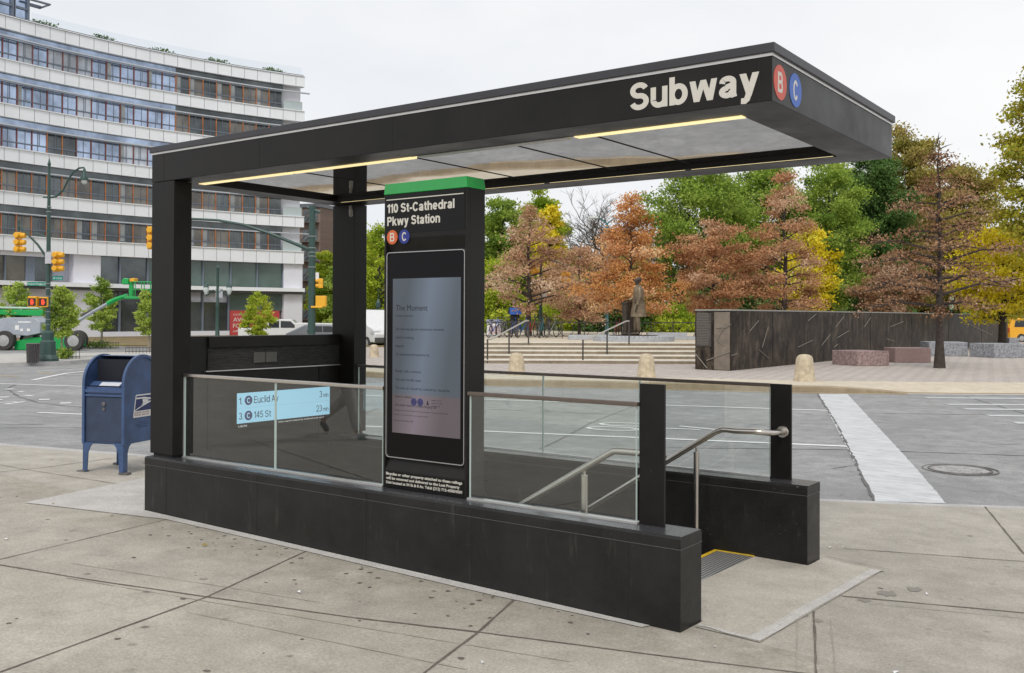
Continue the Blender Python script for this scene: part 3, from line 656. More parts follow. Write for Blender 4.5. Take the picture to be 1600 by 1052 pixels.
# screen with rounded silver frame
def rrect(x0,x1,z0,z1,r,n=6):
    P=[]
    for cx_,cz,a0 in ((x1-r,z1-r,0),(x0+r,z1-r,90),(x0+r,z0+r,180),(x1-r,z0+r,270)):
        for i in range(n+1): a=R(a0+90*i/n); P.append((cx_+r*math.cos(a),cz+r*math.sin(a)))
    return P
a=rrect(.020,KW_-.020,.205,1.575,.025); b_=rrect(.025,KW_-.025,.210,1.570,.021)
fr=MB(); n=len(a)
fr.add([(x,.0,z) for x,z in a]+[(x,.0,z) for x,z in b_]+[(x,.029,z) for x,z in a]+[(x,.012,z) for x,z in b_],[(i,(i+1)%n,n+(i+1)%n,n+i) for i in range(n)]+[(i,(i+1)%n,2*n+(i+1)%n,2*n+i) for i in range(n)]+[(n+i,n+(i+1)%n,3*n+(i+1)%n,3*n+i) for i in range(n)])
fr.build('screen_frame',mat('frame_silver',(.5,.5,.5),.35,.8,0),ky)
m,nt,b=nodes('screen_bezel'); b.inputs['Base Color'].default_value=(.006,.005,.006,1); b.inputs['Roughness'].default_value=.10; b.inputs['Specular IOR Level'].default_value=.15
MB().prism(b_,.010,.014,'y').build('screen_glass',m,ky)
m,nt,b=nodes('screen_image_sheen'); co=coord(nt); sp=nt.nodes.new('ShaderNodeSeparateXYZ'); nt.links.new(co,sp.inputs[0])
g1=ramp(nt,sp.outputs[2],.62,.64,(.36,.29,.32),(.24,.30,.37))  # blue over pink picture; the pink is partly a painted brick reflection
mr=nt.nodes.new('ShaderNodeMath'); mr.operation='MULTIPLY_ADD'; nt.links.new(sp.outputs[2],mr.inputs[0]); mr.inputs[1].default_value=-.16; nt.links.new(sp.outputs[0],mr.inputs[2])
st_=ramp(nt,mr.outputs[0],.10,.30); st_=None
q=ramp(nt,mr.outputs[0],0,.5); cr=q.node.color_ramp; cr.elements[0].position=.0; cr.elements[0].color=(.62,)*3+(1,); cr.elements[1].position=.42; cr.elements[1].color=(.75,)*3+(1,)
e=cr.elements.new(.20); e.color=(1.35,1.35,1.45,1)  # soft diagonal sheen painted into the screen's glow
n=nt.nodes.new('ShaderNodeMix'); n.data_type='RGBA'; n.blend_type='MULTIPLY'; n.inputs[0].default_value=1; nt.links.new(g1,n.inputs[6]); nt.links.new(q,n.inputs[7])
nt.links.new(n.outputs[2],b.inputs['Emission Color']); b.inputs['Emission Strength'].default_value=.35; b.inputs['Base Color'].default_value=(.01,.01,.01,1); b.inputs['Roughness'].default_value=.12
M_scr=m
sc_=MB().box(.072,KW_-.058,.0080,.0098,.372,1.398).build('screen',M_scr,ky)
ink=mat('screen_ink',(.01,.01,.02),.5,0,0)
def st(s_,x,z,h,w=None): text(s_,ink,sc_,(x,.0076,z),h=h,w=w,name='screen_text',ext=.0002)
text('The Moment',ink,sc_,(.10,.0076,1.185),h=.04,w=.28,off=.0,name='screen_text',ext=.0002)
st('Margaret Atwood',.10,1.145,.014,.15)
for i,(s_,w) in enumerate((('Oh, the evenings are anonymous moments',.42),('which is nothing',.16),('happens.',.08),('Or unannounced moments lie,',.30),(None,0),('Briefly: half a moment,',.23),('The rush of traffic stops.',.23),('The ache of: I should be, I should be, I should be',.47),('alone in silence,',.15),('the under-motion curtains hanging still',.36))):
    if s_: st(s_,.10,1.055-.056*i,.018,w)
for i in range(2): MB().lathe([(.026,0),(.026,-.0003)],24,(.265+.056*i,.0079,.585),'y').build('small_logo',mat('logo_navy',(.04,.04,.14),.5,0,0),sc_)
st('MTA',.248,.578,.014,.035); st('arts',.305,.578,.014,.03)
for i,(w,x) in enumerate(((.08,.42),(.09,.42),(.07,.42))): st('poetry in motion'[:12+i],x,.60-.018*i,.009,w)
MB().prism([(.375,.57),(.395,.57),(.385,.605)],.0074,.0079,'y').build('small_logo',ink,sc_)
st('Copyright notices and permissions for this poem appear on the poster series website',.09,.52,.008,.47); st('Poetry text used with permission 2019',.09,.49,.008,.30); st('Courtesy of the author 2019',.09,.45,.010,.17)
# ------------------------------------------------------------------ MAILBOX
def mailbox():
    p0=Vector((-2.29,.82)); p1=Vector((-1.91,1.01)); d=p1-p0; W=.50
    rz=math.atan2(d.y,d.x); c=(p0+p1)/2
    c+=Vector((.14,-.10)); t=thing('mailbox','dark blue street mailbox with white eagle decal and open pull-down chute','mailbox',(c.x,c.y,swz(c.x,c.y)),rz-.12)
    mb_=mat('mailbox_blue',(.045,.088,.20),.42,.0,.35,4,.05,40,coat=.1,rv=.12); rim=mat('mailbox_rim',(.05,.09,.20),.4,0,.15,8)
    W=.46; Dp=.56; zb=.29; zr=.89; rr=Dp/2
    prof=[(0,zb),(Dp,zb),(Dp,zr)]+[(rr+rr*math.cos(a),zr+rr*math.sin(a)) for a in [i*PI/16 for i in range(1,16)]]+[(0,zr)]
    # front chute opening between angles 100 and 155 degrees
    body=MB(); 
    for sx in (-W/2,W/2):
        body.prism([(y,z) for y,z in prof],sx-.008,sx+.008,'x')
    arc=[(rr+rr*math.cos(i*PI/16),zr+rr*math.sin(i*PI/16)) for i in range(0,10)]
    for (a,b2) in zip(arc,arc[1:]): body.add([(-W/2,a[0],a[1]),(W/2,a[0],a[1]),(W/2,b2[0],b2[1]),(-W/2,b2[0],b2[1])],[(0,1,2,3)])
    body.add([(-W/2,Dp,zb),(W/2,Dp,zb),(W/2,Dp,zr),(-W/2,Dp,zr)],[(0,1,2,3)])
    body.box(-W/2,W/2,0.012,.03,zb,zr-.02); body.box(-W/2,W/2,.012,Dp,zb,zb+.01)
    bo=body.build('body',mb_,t); MB().box(-W/2+.009,W/2-.009,rr-.10,rr-.09,zr-.05,zr+rr-.04).box(-W/2+.009,W/2-.009,.012,rr-.09,zr-.03,zr-.02).build('chute_interior',mat('mailbox_inside_shade',(.006,.008,.016),.7),t)  # near-black panels put the shade inside the opening into colour
    MB().box(-W/2+.009,W/2-.009,.006,.012,zb+.02,.76).build('door',mat('door_blue',(.032,.050,.095),.45,0,.2,6),t,bevel=.003)
    MB().box(-W/2+.01,W/2-.01,-.008,.012,.765,.785).build('door_lip',rim,t,bevel=.004)
    lk=MB(); lk.lathe([(.022,0),(.022,-.01),(.012,-.014)],14,(0,.006,.69),'y'); lk.lathe([(.016,0),(.016,-.008)],12,(.0,.006,.64),'y'); lk.build('lock',M_iron,t)
    ch=MB(); ch.add([(-W/2+.01,.0,zr-.06),(W/2-.01,.0,zr-.06),(W/2-.01,.12,zr+.02),(-W/2+.01,.12,zr+.02)],[(0,1,2,3)]); ch.box(-W/2+.01,W/2-.01,-.006,.012,zr-.085,zr-.055); ch.build('chute',rim,t)
    MB().add([(-.10,.035,zr-.03),(.14,.035,zr-.03),(.14,.10,zr+.012),(-.10,.10,zr+.012)],[(0,1,2,3)]).build('collection_card',mat('card_white',(.6,.62,.66),.5),t)
    for sx in (-1,1):   # side flange rim with rivets
        fl=MB(); pr=[(-.012,zb)]+[(rr-(rr+.012)*math.cos(a),zr+(rr+.012)*math.sin(a)) for a in [i*PI/20 for i in range(0,21)]]+[(Dp+.012,zb)]
        x=sx*(W/2+.006)
        vs=[];
        for (y,z) in pr:
            cy_,cz=(rr,max(z,zb)) if z<=zr else (rr,zr)
            v=Vector((y-rr,z-(zr if z>zr else z))); v.normalize(); 
            vs+= [(x-.014,y,z),(x+.014,y,z),(x+.014,y-v.x*.03,z-v.y*.03),(x-.014,y-v.x*.03,z-v.y*.03)]
        k=len(pr); fs_=[]
        for i in range(k-1):
            for j in range(4): fs_.append((4*i+j,4*i+(j+1)%4,4*(i+1)+(j+1)%4,4*(i+1)+j))
        fl.add(vs,fs_); fl.build('rim',mb_,t)
        rv=MB()
        for i in range(1,20):
            a=i*PI/20; rv.lathe([(.0,.0),(.005,0),(.004,sx*.004),(0,sx*.005)],6,(x+sx*.014,rr-(rr-.005)*math.cos(a),zr+(rr-.005)*math.sin(a)),'x')
        for i in range(9):
            for y in (.004,Dp-.004): rv.lathe([(.0,0),(.005,0),(.004,sx*.004),(0,sx*.005)],6,(x+sx*.014,y,zb+.03+i*.06),'x')
        for i in range(5): rv.lathe([(.0,0),(.005,0),(.004,sx*.004),(0,sx*.005)],6,(sx*(W/2+.009),.08+i*.1,.98),'x')
        rv.build('rivets',rim,t)
        for y in (0,Dp):
            s1=1 if y==0 else -1
            lg=MB(); lg.prism([(y,0.0),(y+s1*.055,0),(y+s1*.055,.20),(y+s1*.075,.26),(y+s1*.12,zb+.01),(y,zb+.01)],sx*(W/2+.010)-.006,sx*(W/2+.010)+.006,'x')
            lg.prism([(sx*(W/2+.012),0),(sx*(W/2+.012)-sx*.05,0),(sx*(W/2)-sx*.05,.20),(sx*(W/2)-sx*.075,.26),(sx*W/2-sx*.11,zb+.01),(sx*(W/2+.012),zb+.01)],y-.004*s1,y+.006*s1,'y')
            l_=lg.build('leg',mb_,t); MB().cbox((sx*(W/2+.02),y+s1*.01,.008),(.10,.07,.016)).build('foot_plate',M_iron,l_)
    # decal
    x=W/2+.0095; dw=mat('decal_white',(.78,.78,.76),.5,0,0); dn=mat('decal_navy',(.02,.03,.12),.5,0,0); dg=mat('decal_red',(.30,.16,.15),.5,0,0)
    def sheet(P,xx,mt,nm,par=t): return MB().prism(P,xx-.0006,xx+.0006,'x').build(nm,mt,par)
    sk=lambda P,ky_=.18:[(.14+u+v*ky_,.545+v) for u,v in P]
    dc=sheet(sk([(0,0.01),(.01,0),(.27,0),(.28,.01),(.28,.22),(.27,.23),(.01,.23),(0,.22)]),x,dw,'decal')
    sheet(sk([(.012,.065),(.266,.065),(.266,.217),(.012,.217)]),x+.0012,dn,'decal_field',dc)
    sheet(sk([(.012,.075),(.14,.125),(.10,.125),(.22,.172),(.20,.150),(.262,.160),(.262,.150),(.10,.100),(.012,.066)]),x+.0024,dw,'eagle',dc)
    sheet(sk([(.012,.20),(.14,.20),(.25,.185),(.262,.168),(.20,.176),(.10,.185),(.012,.185)]),x+.0024,dw,'eagle',dc)
    sheet(sk([(.11,.180),(.20,.172),(.16,.14),(.13,.13)]),x+.0024,dw,'eagle',dc)
    text('UNITED STATES',dg,dc,(x+.0006,.158,.583),'+x',h=.016,w=.235,off=.02); text('POSTAL SERVICE',dg,dc,(x+.0006,.155,.560),'+x',h=.016,w=.235,off=.02)
    for i,w in enumerate((.10,.20,.15)): text('notice of federal property'[:10+4*i],rim,t,(x,.28-w/2,.49-.022*i),'+x',h=.010,w=w)
mailbox()
# ------------------------------------------------------------------ small litter on the sidewalk
lm=mat('dry_leaf',(.30,.22,.06),.8,0,.3,20); gm=mat('weed_green',(.06,.20,.02),.7,0,.3,30)
for i,(px,py,c_) in enumerate(((177,812,'y'),(323,858,'y'),(12,850,'w'),(632,883,'y'),(1452,924,'w'),(1322,852,'w'),(1300,852,'w'),(758,1038,'w'),(1405,1048,'w'),(470,930,'w'),(528,908,'w'),(85,794,'y'),(1118,1010,'w'),(705,898,'g'))):
    p=on('z',0,px,py); p=on('z',swz(p.x,p.y),px,py); rn=random.Random(i)
    mb2=MB(); nL=1 if c_!='g' else 9
    for k in range(nL):
        a=rn.uniform(0,6.28); s=rn.uniform(.015,.028); ox_,oy=(rn.uniform(-.03,.03),rn.uniform(-.02,.02)) if nL>1 else (0,0)
        q=[(math.cos(a)*s+ox_,math.sin(a)*s+oy,.004),(math.cos(a+1.9)*s*.5+ox_,math.sin(a+1.9)*s*.5+oy,.006+rn.uniform(0,.018)),(math.cos(a+PI)*s+ox_,math.sin(a+PI)*s+oy,.004),(math.cos(a-1.9)*s*.5+ox_,math.sin(a-1.9)*s*.5+oy,.005+rn.uniform(0,.01))]
        mb2.add(q,[(0,1,2,3)])
    nm,lb,ct={'y':('fallen_leaf','small dry yellow leaf lying on the sidewalk','leaf'),'w':('litter_scrap','tiny pale scrap of litter on the grey sidewalk','litter'),'g':('weed_tuft','small green weed growing at the foot of the long black wall','weed')}[c_]
    o=mb2.build(nm,{'y':lm,'w':M_whitep,'g':gm}[c_]); o.location=(p.x,p.y,swz(p.x,p.y)+.004); tag(o,lb,ct,{'y':'fallen leaves on the sidewalk','w':'litter scraps on the sidewalk','g':None}[c_])
# ------------------------------------------------------------------ road markings
RZF=-.22
def G(px,py,z=RZF): return on('z',z,px,py)
rzz=lambda x,y: roadz(x,y)
patch([(-.87,18.88),(-.29,19.26),(4.80,6.00),(4.20,5.60)],rzz,.006,M_mark,'crosswalk_band',road,nu=4,nv=160)
strip([(-.89,18.88),(1.7,12.25),(4.19,5.62)],.03,rzz,.009,mat('crack_dark',(.13,.125,.12),.9),'crack',road,jit=.8,step=.15)
ld=(G(765,625),G(1290,638)); 
def lane(pa,pb,w=.12,ext=(0,0),mt=None,nm='lane_line'):
    a=Vector(pa[:2]); b2=Vector(pb[:2]); d=(b2-a).normalized(); a=a-d*ext[0]; b2=b2+d*ext[1]
    strip([tuple(a),tuple(b2)],w,rzz,.007,mt or M_line,nm,road)
lane(G(765,625),G(1294,638),.13,(14,0)); lane(G(765,675),G(1325,694),.13,(9,0))
# bicycle lane symbol
bs=MB(); c=G(1010,668); c2=Vector(c[:2]); du=(Vector(G(1060,670)[:2])-Vector(G(960,667)[:2])).normalized(); dv=Vector((-du.y,du.x))
for off in ((-.50,-.25),(-.42,.42)):
    ce=c2+du*off[0]+dv*off[1]; P=[ce+du*.42*math.cos(t)+dv*.24*math.sin(t) for t in [i*2*PI/20 for i in range(21)]]
    strip([tuple(p) for p in P],.08,rzz,.007,None,mb=bs,step=.2)
strip([tuple(c2+du*.1+dv*.1),tuple(c2+du*.9+dv*.08)],.08,rzz,.007,None,mb=bs); strip([tuple(c2+du*.5+dv*.5),tuple(c2+du*1.5-dv*.0)],.09,rzz,.007,None,mb=bs); strip([tuple(c2+du*1.1+dv*.1),tuple(c2+du*1.5+dv*.1)],.1,rzz,.008,None,mb=bs)
bs.build('bike_symbol',M_line,road)
# zebra stripes of the far crossing
for (x0,y0,x1,y1,w) in ((1448,617,1760,617,.30),(1480,627,1760,627,.30),(1508,634,1760,635,.30),(1545,644,1760,645,.30),(1586,655,1760,657,.34),(1420,611.5,1700,611.5,.2)):
    lane(G(x0,y0),G(x1,y1),w,nm='crossing_stripe',mt=M_mark)
lane(G(765,603.5),G(1000,606.6),.10,mt=M_yline,nm='kerb_line'); lane(G(1000,606.6),G(1240,611),.10,mt=M_yline,nm='kerb_line'); lane(G(1240,611),G(1420,611.6),.10,mt=M_yline,nm='kerb_line')
# joints in the road slabs
rj=MB()
for pts in ([G(1040,699),G(1330,699),G(1600,706),G(1900,716)],[G(1360,641.5),G(1900,645)],[G(1510,614),G(1600,640),G(1700,668)],[G(845,705),G(925,660),G(995,632)],[G(0,691.5),G(120,684),G(235,690)],[G(430,700),G(560,655),G(590,640)],[G(0,682),G(70,680)],[G(765,640),G(1000,648)]):
    strip([p[:2] for p in pts],.03,rzz,.005,None,mb=rj,jit=.5,step=.3)
tp=[G(30,606),G(16,611),G(15,616),G(30,626),G(60,635),G(95,639),G(140,643)]
strip([p[:2] for p in tp],.05,rzz,.005,None,mb=rj,jit=.6,step=.2)
for pts in ([G(1300,730),G(1345,722),G(1370,735),G(1420,748)],[G(1500,680),G(1560,690),G(1640,684)],[G(1100,655),G(1180,660),G(1230,668)],[G(20,655),G(80,662),G(130,659)],[G(0,668),G(60,672),G(128,669)]):
    strip([p[:2] for p in pts],.012,rzz,.005,None,mb=rj,jit=.8,step=.15)
rj.build('road_joint',mat('road_joint_dark',(.14,.14,.14),.9),road)
for (a,b2) in (((10,615),(22,614)),((30,618.5),(38,618)),((42,625),(51,624)),((62,630.5),(79,630)),((95,636),(112,635.5))): lane(G(*a),G(*b2),.22,nm='dash')
lane(G(-30,628),G(16,627),.22,nm='marking'); lane(G(-60,634),G(5,631),.2,nm='marking'); lane(G(-60,640),G(28,634),.1,nm='marking'); lane(G(8,638.5),G(40,634),.12,nm='marking')
strip([G(52,600)[:2],G(80,594)[:2],G(105,589)[:2],G(136,585.5)[:2],G(170,583)[:2],G(232,580)[:2]],.14,rzz,.007,M_line,'lane_line',road)
lane(G(60,586),G(232,577),.12); lane(G(104,591.3),G(232,589.5),.10)
lane(G(-40,594),G(30,594.2),.16,mt=M_yline,nm='yellow_line'); lane(G(60,588.5),G(84,589.5),.12,mt=M_yline,nm='yellow_line')
# manhole cover
c=G(1502,728); mh=thing('manhole_cover','round cast iron manhole cover set in the road by the white crosswalk','manhole cover',(c.x,c.y,roadz(c.x,c.y)))
m,nt,b=nodes('manhole_iron'); v=nt.nodes.new('ShaderNodeTexVoronoi'); v.inputs['Scale'].default_value=16; nt.links.new(coord(nt),v.inputs['Vector'])
nt.links.new(ramp(nt,v.outputs['Distance'],.15,.5,(.10,.095,.09),(.36,.35,.345)),b.inputs['Base Color']); b.inputs['Roughness'].default_value=.7
MB().lathe([(.33,0),(.33,.006),(0.001,.0062)],40).build('lid',m,mh); MB().ring((0,0,.006),.36,.012,'z',40,6).build('ring',M_iron,mh); MB().ring((0,0,.006),.43,.008,'z',40,6).build('outer_ring',M_iron,mh)
# ------------------------------------------------------------------ PLAZA (far side)
def C(r,f,z=0):
    c_,s_=math.cos(YAW),math.sin(YAW); return Vector((CX+r*c_-f*s_, CY+r*s_+f*c_, z))
PZ=-.06
kfp=[(430,585,PZ),(560,590,PZ),(640,596,PZ),(765,603,PZ),(900,604.3,PZ),(1000,605.8,PZ),(1100,607.3,PZ),(1180,608.6,PZ),(1240,610,PZ),(1300,610.3,PZ-.01),(1360,610.5,PZ-.06),(1420,610.8,-.20),(1500,610.6,-.212),(1600,610,-.212),(1900,608,-.212)]
front=[(G(px,py),zt) for px,py,zt in kfp]
pz=MB(); kz=MB(); bnd=MB()
F3=[(-p.x*0+p.x, p.y) for p,_ in front]
def back(p,d,zt):
    q=Vector((p.x-CX,p.y-CY)).normalized(); return Vector((p.x+q.x*d,p.y+q.y*d,zt))
for (p0,a0),(p1,a1) in zip(front,front[1:]):
    kz.add([(p0.x,p0.y,-.3),(p1.x,p1.y,-.3),(p1.x,p1.y,a1-.015),(p0.x,p0.y,a0-.015),tuple(back(p1,.03,a1)),tuple(back(p0,.03,a0)),tuple(back(p1,.35,a1)),tuple(back(p0,.35,a0))],[(0,1,2,3),(3,2,4,5),(5,4,6,7)])
    b0,b1=back(p0,.35,a0),back(p1,.35,a1); c0,c1=back(p0,2.2,PZ),back(p1,2.2,PZ)
    bnd.add([b0,b1,c1,c0],[(0,1,2,3)])
    e0,e1=back(p0,130,PZ),back(p1,130,PZ)
    pz.add([c0,c1,e1,e0],[(0,1,2,3)])
kz.build('far_kerb',M_kerbf,kind='structure'); bnd.build('plaza_edge_paving',M_plazab,kind='structure'); pz.build('plaza_paving',M_plaza,kind='structure')
# steps up to the statue platform
NST=5; f0,f1=35.0,38.9; zt=.60
stM=MB(); noz=MB(); rs0,rs1=-3.2,7.6
for i in range(NST):
    fa=f0+(f1-f0)*i/(NST-1); za=PZ+(zt-PZ)*(i+1)/NST
    fb=f0+(f1-f0)*(i+1)/(NST-1) if i<NST-1 else fa+.4
    q=[C(rs0,fa),C(rs1,fa-.1),C(rs1,fb),C(rs0,fb)]
    stM.prism([(p.x,p.y) for p in q],PZ-.05,za-.035)
    q=[C(rs0,fa-.02),C(rs1,fa-.12),C(rs1,fb),C(rs0,fb)]
    noz.prism([(p.x,p.y) for p in q],za-.035,za)
so=stM.build('plaza_steps',M_step,kind='structure'); noz.build('nosing',M_tread,so)
tp=MB(); q=[C(rs0,f1+.4),C(rs1,f1+.4),C(16,75),C(-12,75),C(-6,50)]; tp.prism([(p.x,p.y) for p in q],PZ-.05,zt-.002); tp.build('statue_platform',M_plazab,kind='structure')
def tr_(px,f): return (px-800-SX)/F*f
# park ground beyond
pgm=mat('leaf_litter_ground',(.20,.15,.07),.95,0,.5,1.5,.3,20)
pgq=[C(-45,52.0),C(14,52.6),C(14,160),C(-90,160)]
MB().prism([(p.x,p.y) for p in pgq],-.3,.0).build('park_ground',pgm,kind='structure')
# handrails on the plaza steps
m_pr=mat('rail_dark',(.07,.06,.055),.5,.3,.1,20); m_pt=mat('rail_top',(.55,.54,.50),.3,.8,.1,20)
def stair_rail(b0,b1,f_a,f_b,lab,mid=True):
    pa=C(tr_(b0,f_a),f_a,PZ); pb=C(tr_(b1,f_b),f_b,zt); t=thing('stair_handrail',lab,'handrail',(pa.x,pa.y,0),0,'handrails on the plaza steps')
    d=pb-pa; d.z=0; h=.86
    A=Vector((0,0,PZ)); B2=Vector((d.x,d.y,zt)); n=d.normalized()
    MB().tube([A+Vector((0,0,h)),A+n*.35+Vector((0,0,h)),B2-n*.3+Vector((0,0,h)),B2+Vector((0,0,h)),],.03,8).build('top_bar',m_pt,t,smooth=True)
    for fr_,z_ in ((0,PZ),(.5,None),(1,zt)):
        p=A+(B2-A)*fr_; zz=p.z if z_ is None else z_
        MB().tube([(p.x,p.y,zz-.05),(p.x,p.y,p.z+h)],.03,8).build('post',m_pr,t)
stair_rail(911,983,35.0,38.6,'steel handrail on the plaza steps nearest the statue'); stair_rail(762,826,35.0,38.8,'steel handrail on the plaza steps beside the parked bicycles')
# bollards
bp=mat('bollard_stone',(.50,.42,.30),.9,0,.30,7,.6,40)
for px,py,hh,lab in ((1011,588,37,'stubby tan stone bollard in front of the statue steps'),(808,586,35,'stubby tan stone bollard nearest the black information pylon'),(1258,592,42,'stubby tan stone bollard in front of the long black wall'),(585,560,20,'stubby tan stone bollard beside the parked white van')):
    p=on('z',PZ,px,py); f=fwd(p); H=hh/F*f; r=H*.40
    o=MB().lathe([(r*1.02,0),(r*.98,.04),(r*.84,H*.55),(r*.76,H*.82),(r*.66,H*.92),(r*.42,H*.98),(.001,H)],28).build('stone_bollard',bp,smooth=True); o.location=p; tag(o,lab,'bollard','tan stone bollards along the plaza')
# ------------------------------------------------------------------ long black wall
m,nt,b=nodes('stained_bronze_wall'); w=coord(nt)
c=mixc(nt,ramp(nt,noise(nt,.9,8,.7,w),.35,.7),(.006,.005,.004),(.05,.037,.028)); c=mixc(nt,ramp(nt,noise(nt,1.6,9,.78,coord(nt,(2,2,.9))),.48,.72),c,(.15,.115,.085)); c=mixc(nt,ramp(nt,noise(nt,9,3,.6,w),.70,.76),c,(.32,.28,.24))
nt.links.new(c,b.inputs['Base Color']); b.inputs['Roughness'].default_value=.5; b.inputs['Specular IOR Level'].default_value=.2; M_bw=m
wa=on('z',PZ,1087,575); wb=on('z',PZ,1143,577); wc=on('z',PZ,1575,530.5); ztop=1.84
wl=thing('inscribed_wall','long low black bronze wall with engraved lines, carved text panel at its near end','wall',(wb.x,wb.y,PZ))
W0=Vector((wa.x-wb.x,wa.y-wb.y)); W2=Vector((wc.x-wb.x,wc.y-wb.y)); nrm=W0.normalized(); H=ztop-PZ
MB().prism([(0,0),tuple(W2),tuple(W2+nrm*1.0),tuple(W0+W2*0.02),tuple(W0)],0,H).build('wall_body',M_bw,wl)
MB().prism([(0-nrm.x*.02,-.02),tuple(W2-nrm*.02),tuple(W2+nrm*1.05),tuple(W0*1.01+Vector((0,-.02)))],H,H+.045).build('coping',mat('wall_coping',(.30,.30,.27),.6),wl)
d=W2.normalized(); nn=Vector((d.y,-d.x)); 
if nn.dot(Vector((CX-wb.x,CY-wb.y)))<0: nn=-nn
jn=MB(); ln_=W2.length
frac=[]
for px in (1208,1288,1361,1425,1483,1534,1562):
    # intersect the pixel column with the wall plane at ground
    dd,_=ray(px,540); A=np.array([[dd[0],-W2.x],[dd[1],-W2.y]]); s=np.linalg.solve(A,np.array([wb.x-CX,wb.y-CY])); frac.append(s[1])
for s in frac:
    q=W2*s; a=q-d*.02*(1+2*s); b2=q+d*.02*(1+2*s)
    jn.prism([tuple(a),tuple(b2),tuple(b2+nn*.006),tuple(a+nn*.006)],.02,H-.01)
jn.build('panel_joint',M_darkgap,wl)
def wallpt(px,py,o=.012):
    dd,_=ray(px,py); A=np.array([[dd[0],-W2.x],[dd[1],-W2.y]]); s=np.linalg.solve(A,np.array([wb.x-CX,wb.y-CY])); t_=s[0]
    return Vector((CX+t_*dd[0]-wb.x+nn.x*o,CY+t_*dd[1]-wb.y+nn.y*o,CH+t_*dd[2]-PZ))
rk=MB()
for a,b2 in (((1171,515),(1185,498)),((1186,544),(1201,557)),((1191,540),(1200,508)),((1247,539),(1270,528)),((1262,498),(1275,487)),((1284,536),(1297,519)),((1305,508),(1318,491)),((1308,524),(1326,513)),((1350,507),(1360,492)),((1391,506),(1411,498)),((1385,525),(1398,529)),((1152,550),(1143,553)),((1509,507),(1515,502)),((1515,502),(1550,518)),((1303,539),(1309,534))):
    p,q=wallpt(*a),wallpt(*b2); rk.tube([p,q],.014*fwd(p+Vector((wb.x,wb.y,0)))/35,5)
rk.build('engraved_line',mat('engraved_pale',(.21,.185,.15),.6),wl)
# end face: text panel
u0=W0.normalized(); nf=Vector((u0.y,-u0.x)); 
if nf.dot(Vector((CX-wb.x,CY-wb.y)))<0: nf=-nf
LW=W0.length
tpn=MB(); a=u0*(LW*.54); b2=u0*(LW*.97); tpn.prism([tuple(a),tuple(b2),tuple(b2+nf*.02),tuple(a+nf*.02)],.75,H-.08); tpo=tpn.build('text_panel',mat('text_panel',(.06,.05,.045),.5,0,.2,10),wl)
ll=MB()
rn=random.Random(5)
for i in range(20):
    z_=.82+i*.052; e0=.96-rn.uniform(0,.02); e1=.56+rn.uniform(0,.06); a=u0*(LW*e1)+nf*.021; b2=u0*(LW*e0)+nf*.021
    ll.add([(a.x,a.y,z_),(b2.x,b2.y,z_),(b2.x,b2.y,z_+.018),(a.x,a.y,z_+.018)],[(0,1,2,3)])
ll.build('carved_text',mat('carved_grey',(.17,.15,.13),.6),tpo)
pl2=MB(); a=u0*(LW*.03); b2=u0*(LW*.46); pl2.prism([tuple(a),tuple(b2),tuple(b2+nf*.012),tuple(a+nf*.012)],.02,H-.04); po=pl2.build('stone_face',mat('wall_end_stone',(.19,.155,.12),.6,0,.3,3),wl)
k2=MB()
def ep(u,z_): q=u0*(LW*(1-u))+nf*.024; return (q.x,q.y,z_)
for P in ([(.60,1.35),(.82,1.38),(.86,1.35),(1.0,1.47)],[(.82,1.38),(.62,.98),(.80,.80)],[(.33,.30),(.98,.60)],[(.02,.50),(.35,.05)]): k2.tube([ep(*p) for p in P],.017,5)
k2.build('engraved_line',MATS['engraved_pale'],wl)
# ------------------------------------------------------------------ granite bench blocks
def stoneblock(name,px0,px1,pyb,hpx,depth,rz,mt,lab):
    p=on('z',PZ,(px0+px1)/2,pyb); f=fwd(p); W=(px1-px0)/F*f; H=hpx/F*f
    t=MB(); rn=random.Random(px0); dx=W/2
    o=t.box(-W/2*.94,W/2*.94,0,depth,0,H).build(name,mt,bevel=.02); o.location=(p.x,p.y,PZ); o.rotation_euler=(0,0,YAW+rz); return tag(o,lab,'bench','rough granite bench blocks')
def roughstone(n,c0,c1):
    m,nt,b=nodes(n); w=coord(nt); f=noise(nt,9,8,.8,w); nt.links.new(ramp(nt,f,.38,.62,c0,c1),b.inputs['Base Color']); b.inputs['Roughness'].default_value=.85; bump(nt,b,f,.9,.05); return m
mp1=roughstone('pink_granite',(.20,.12,.11),(.50,.38,.37)); mg1=roughstone('grey_granite',(.13,.14,.16),(.46,.47,.50)); mp2=mat('dressed_pink_granite',(.34,.23,.21),.6,0,.15,12,.2,60)
stoneblock('granite_bench',1334,1398,567.5,23,1.4,.35,mp1,'rough pink granite bench block left of the dressed pink one')
stoneblock('granite_bench',1397,1458,562,23,1.0,.05,mp2,'smooth dressed pink granite bench block behind the bare oak')
stoneblock('granite_bench',1452,1513,551.5,22,1.5,-.15,mg1,'rough grey granite bench block right behind the oak trunk')
stoneblock('granite_bench',1549,1608,553.5,22,1.6,.2,mg1,'rough grey granite bench block at the right end of the plaza')
stoneblock('granite_bench',1577,1594,531,9,.8,.0,mg1,'small pale granite block in front of the yellow taxi')
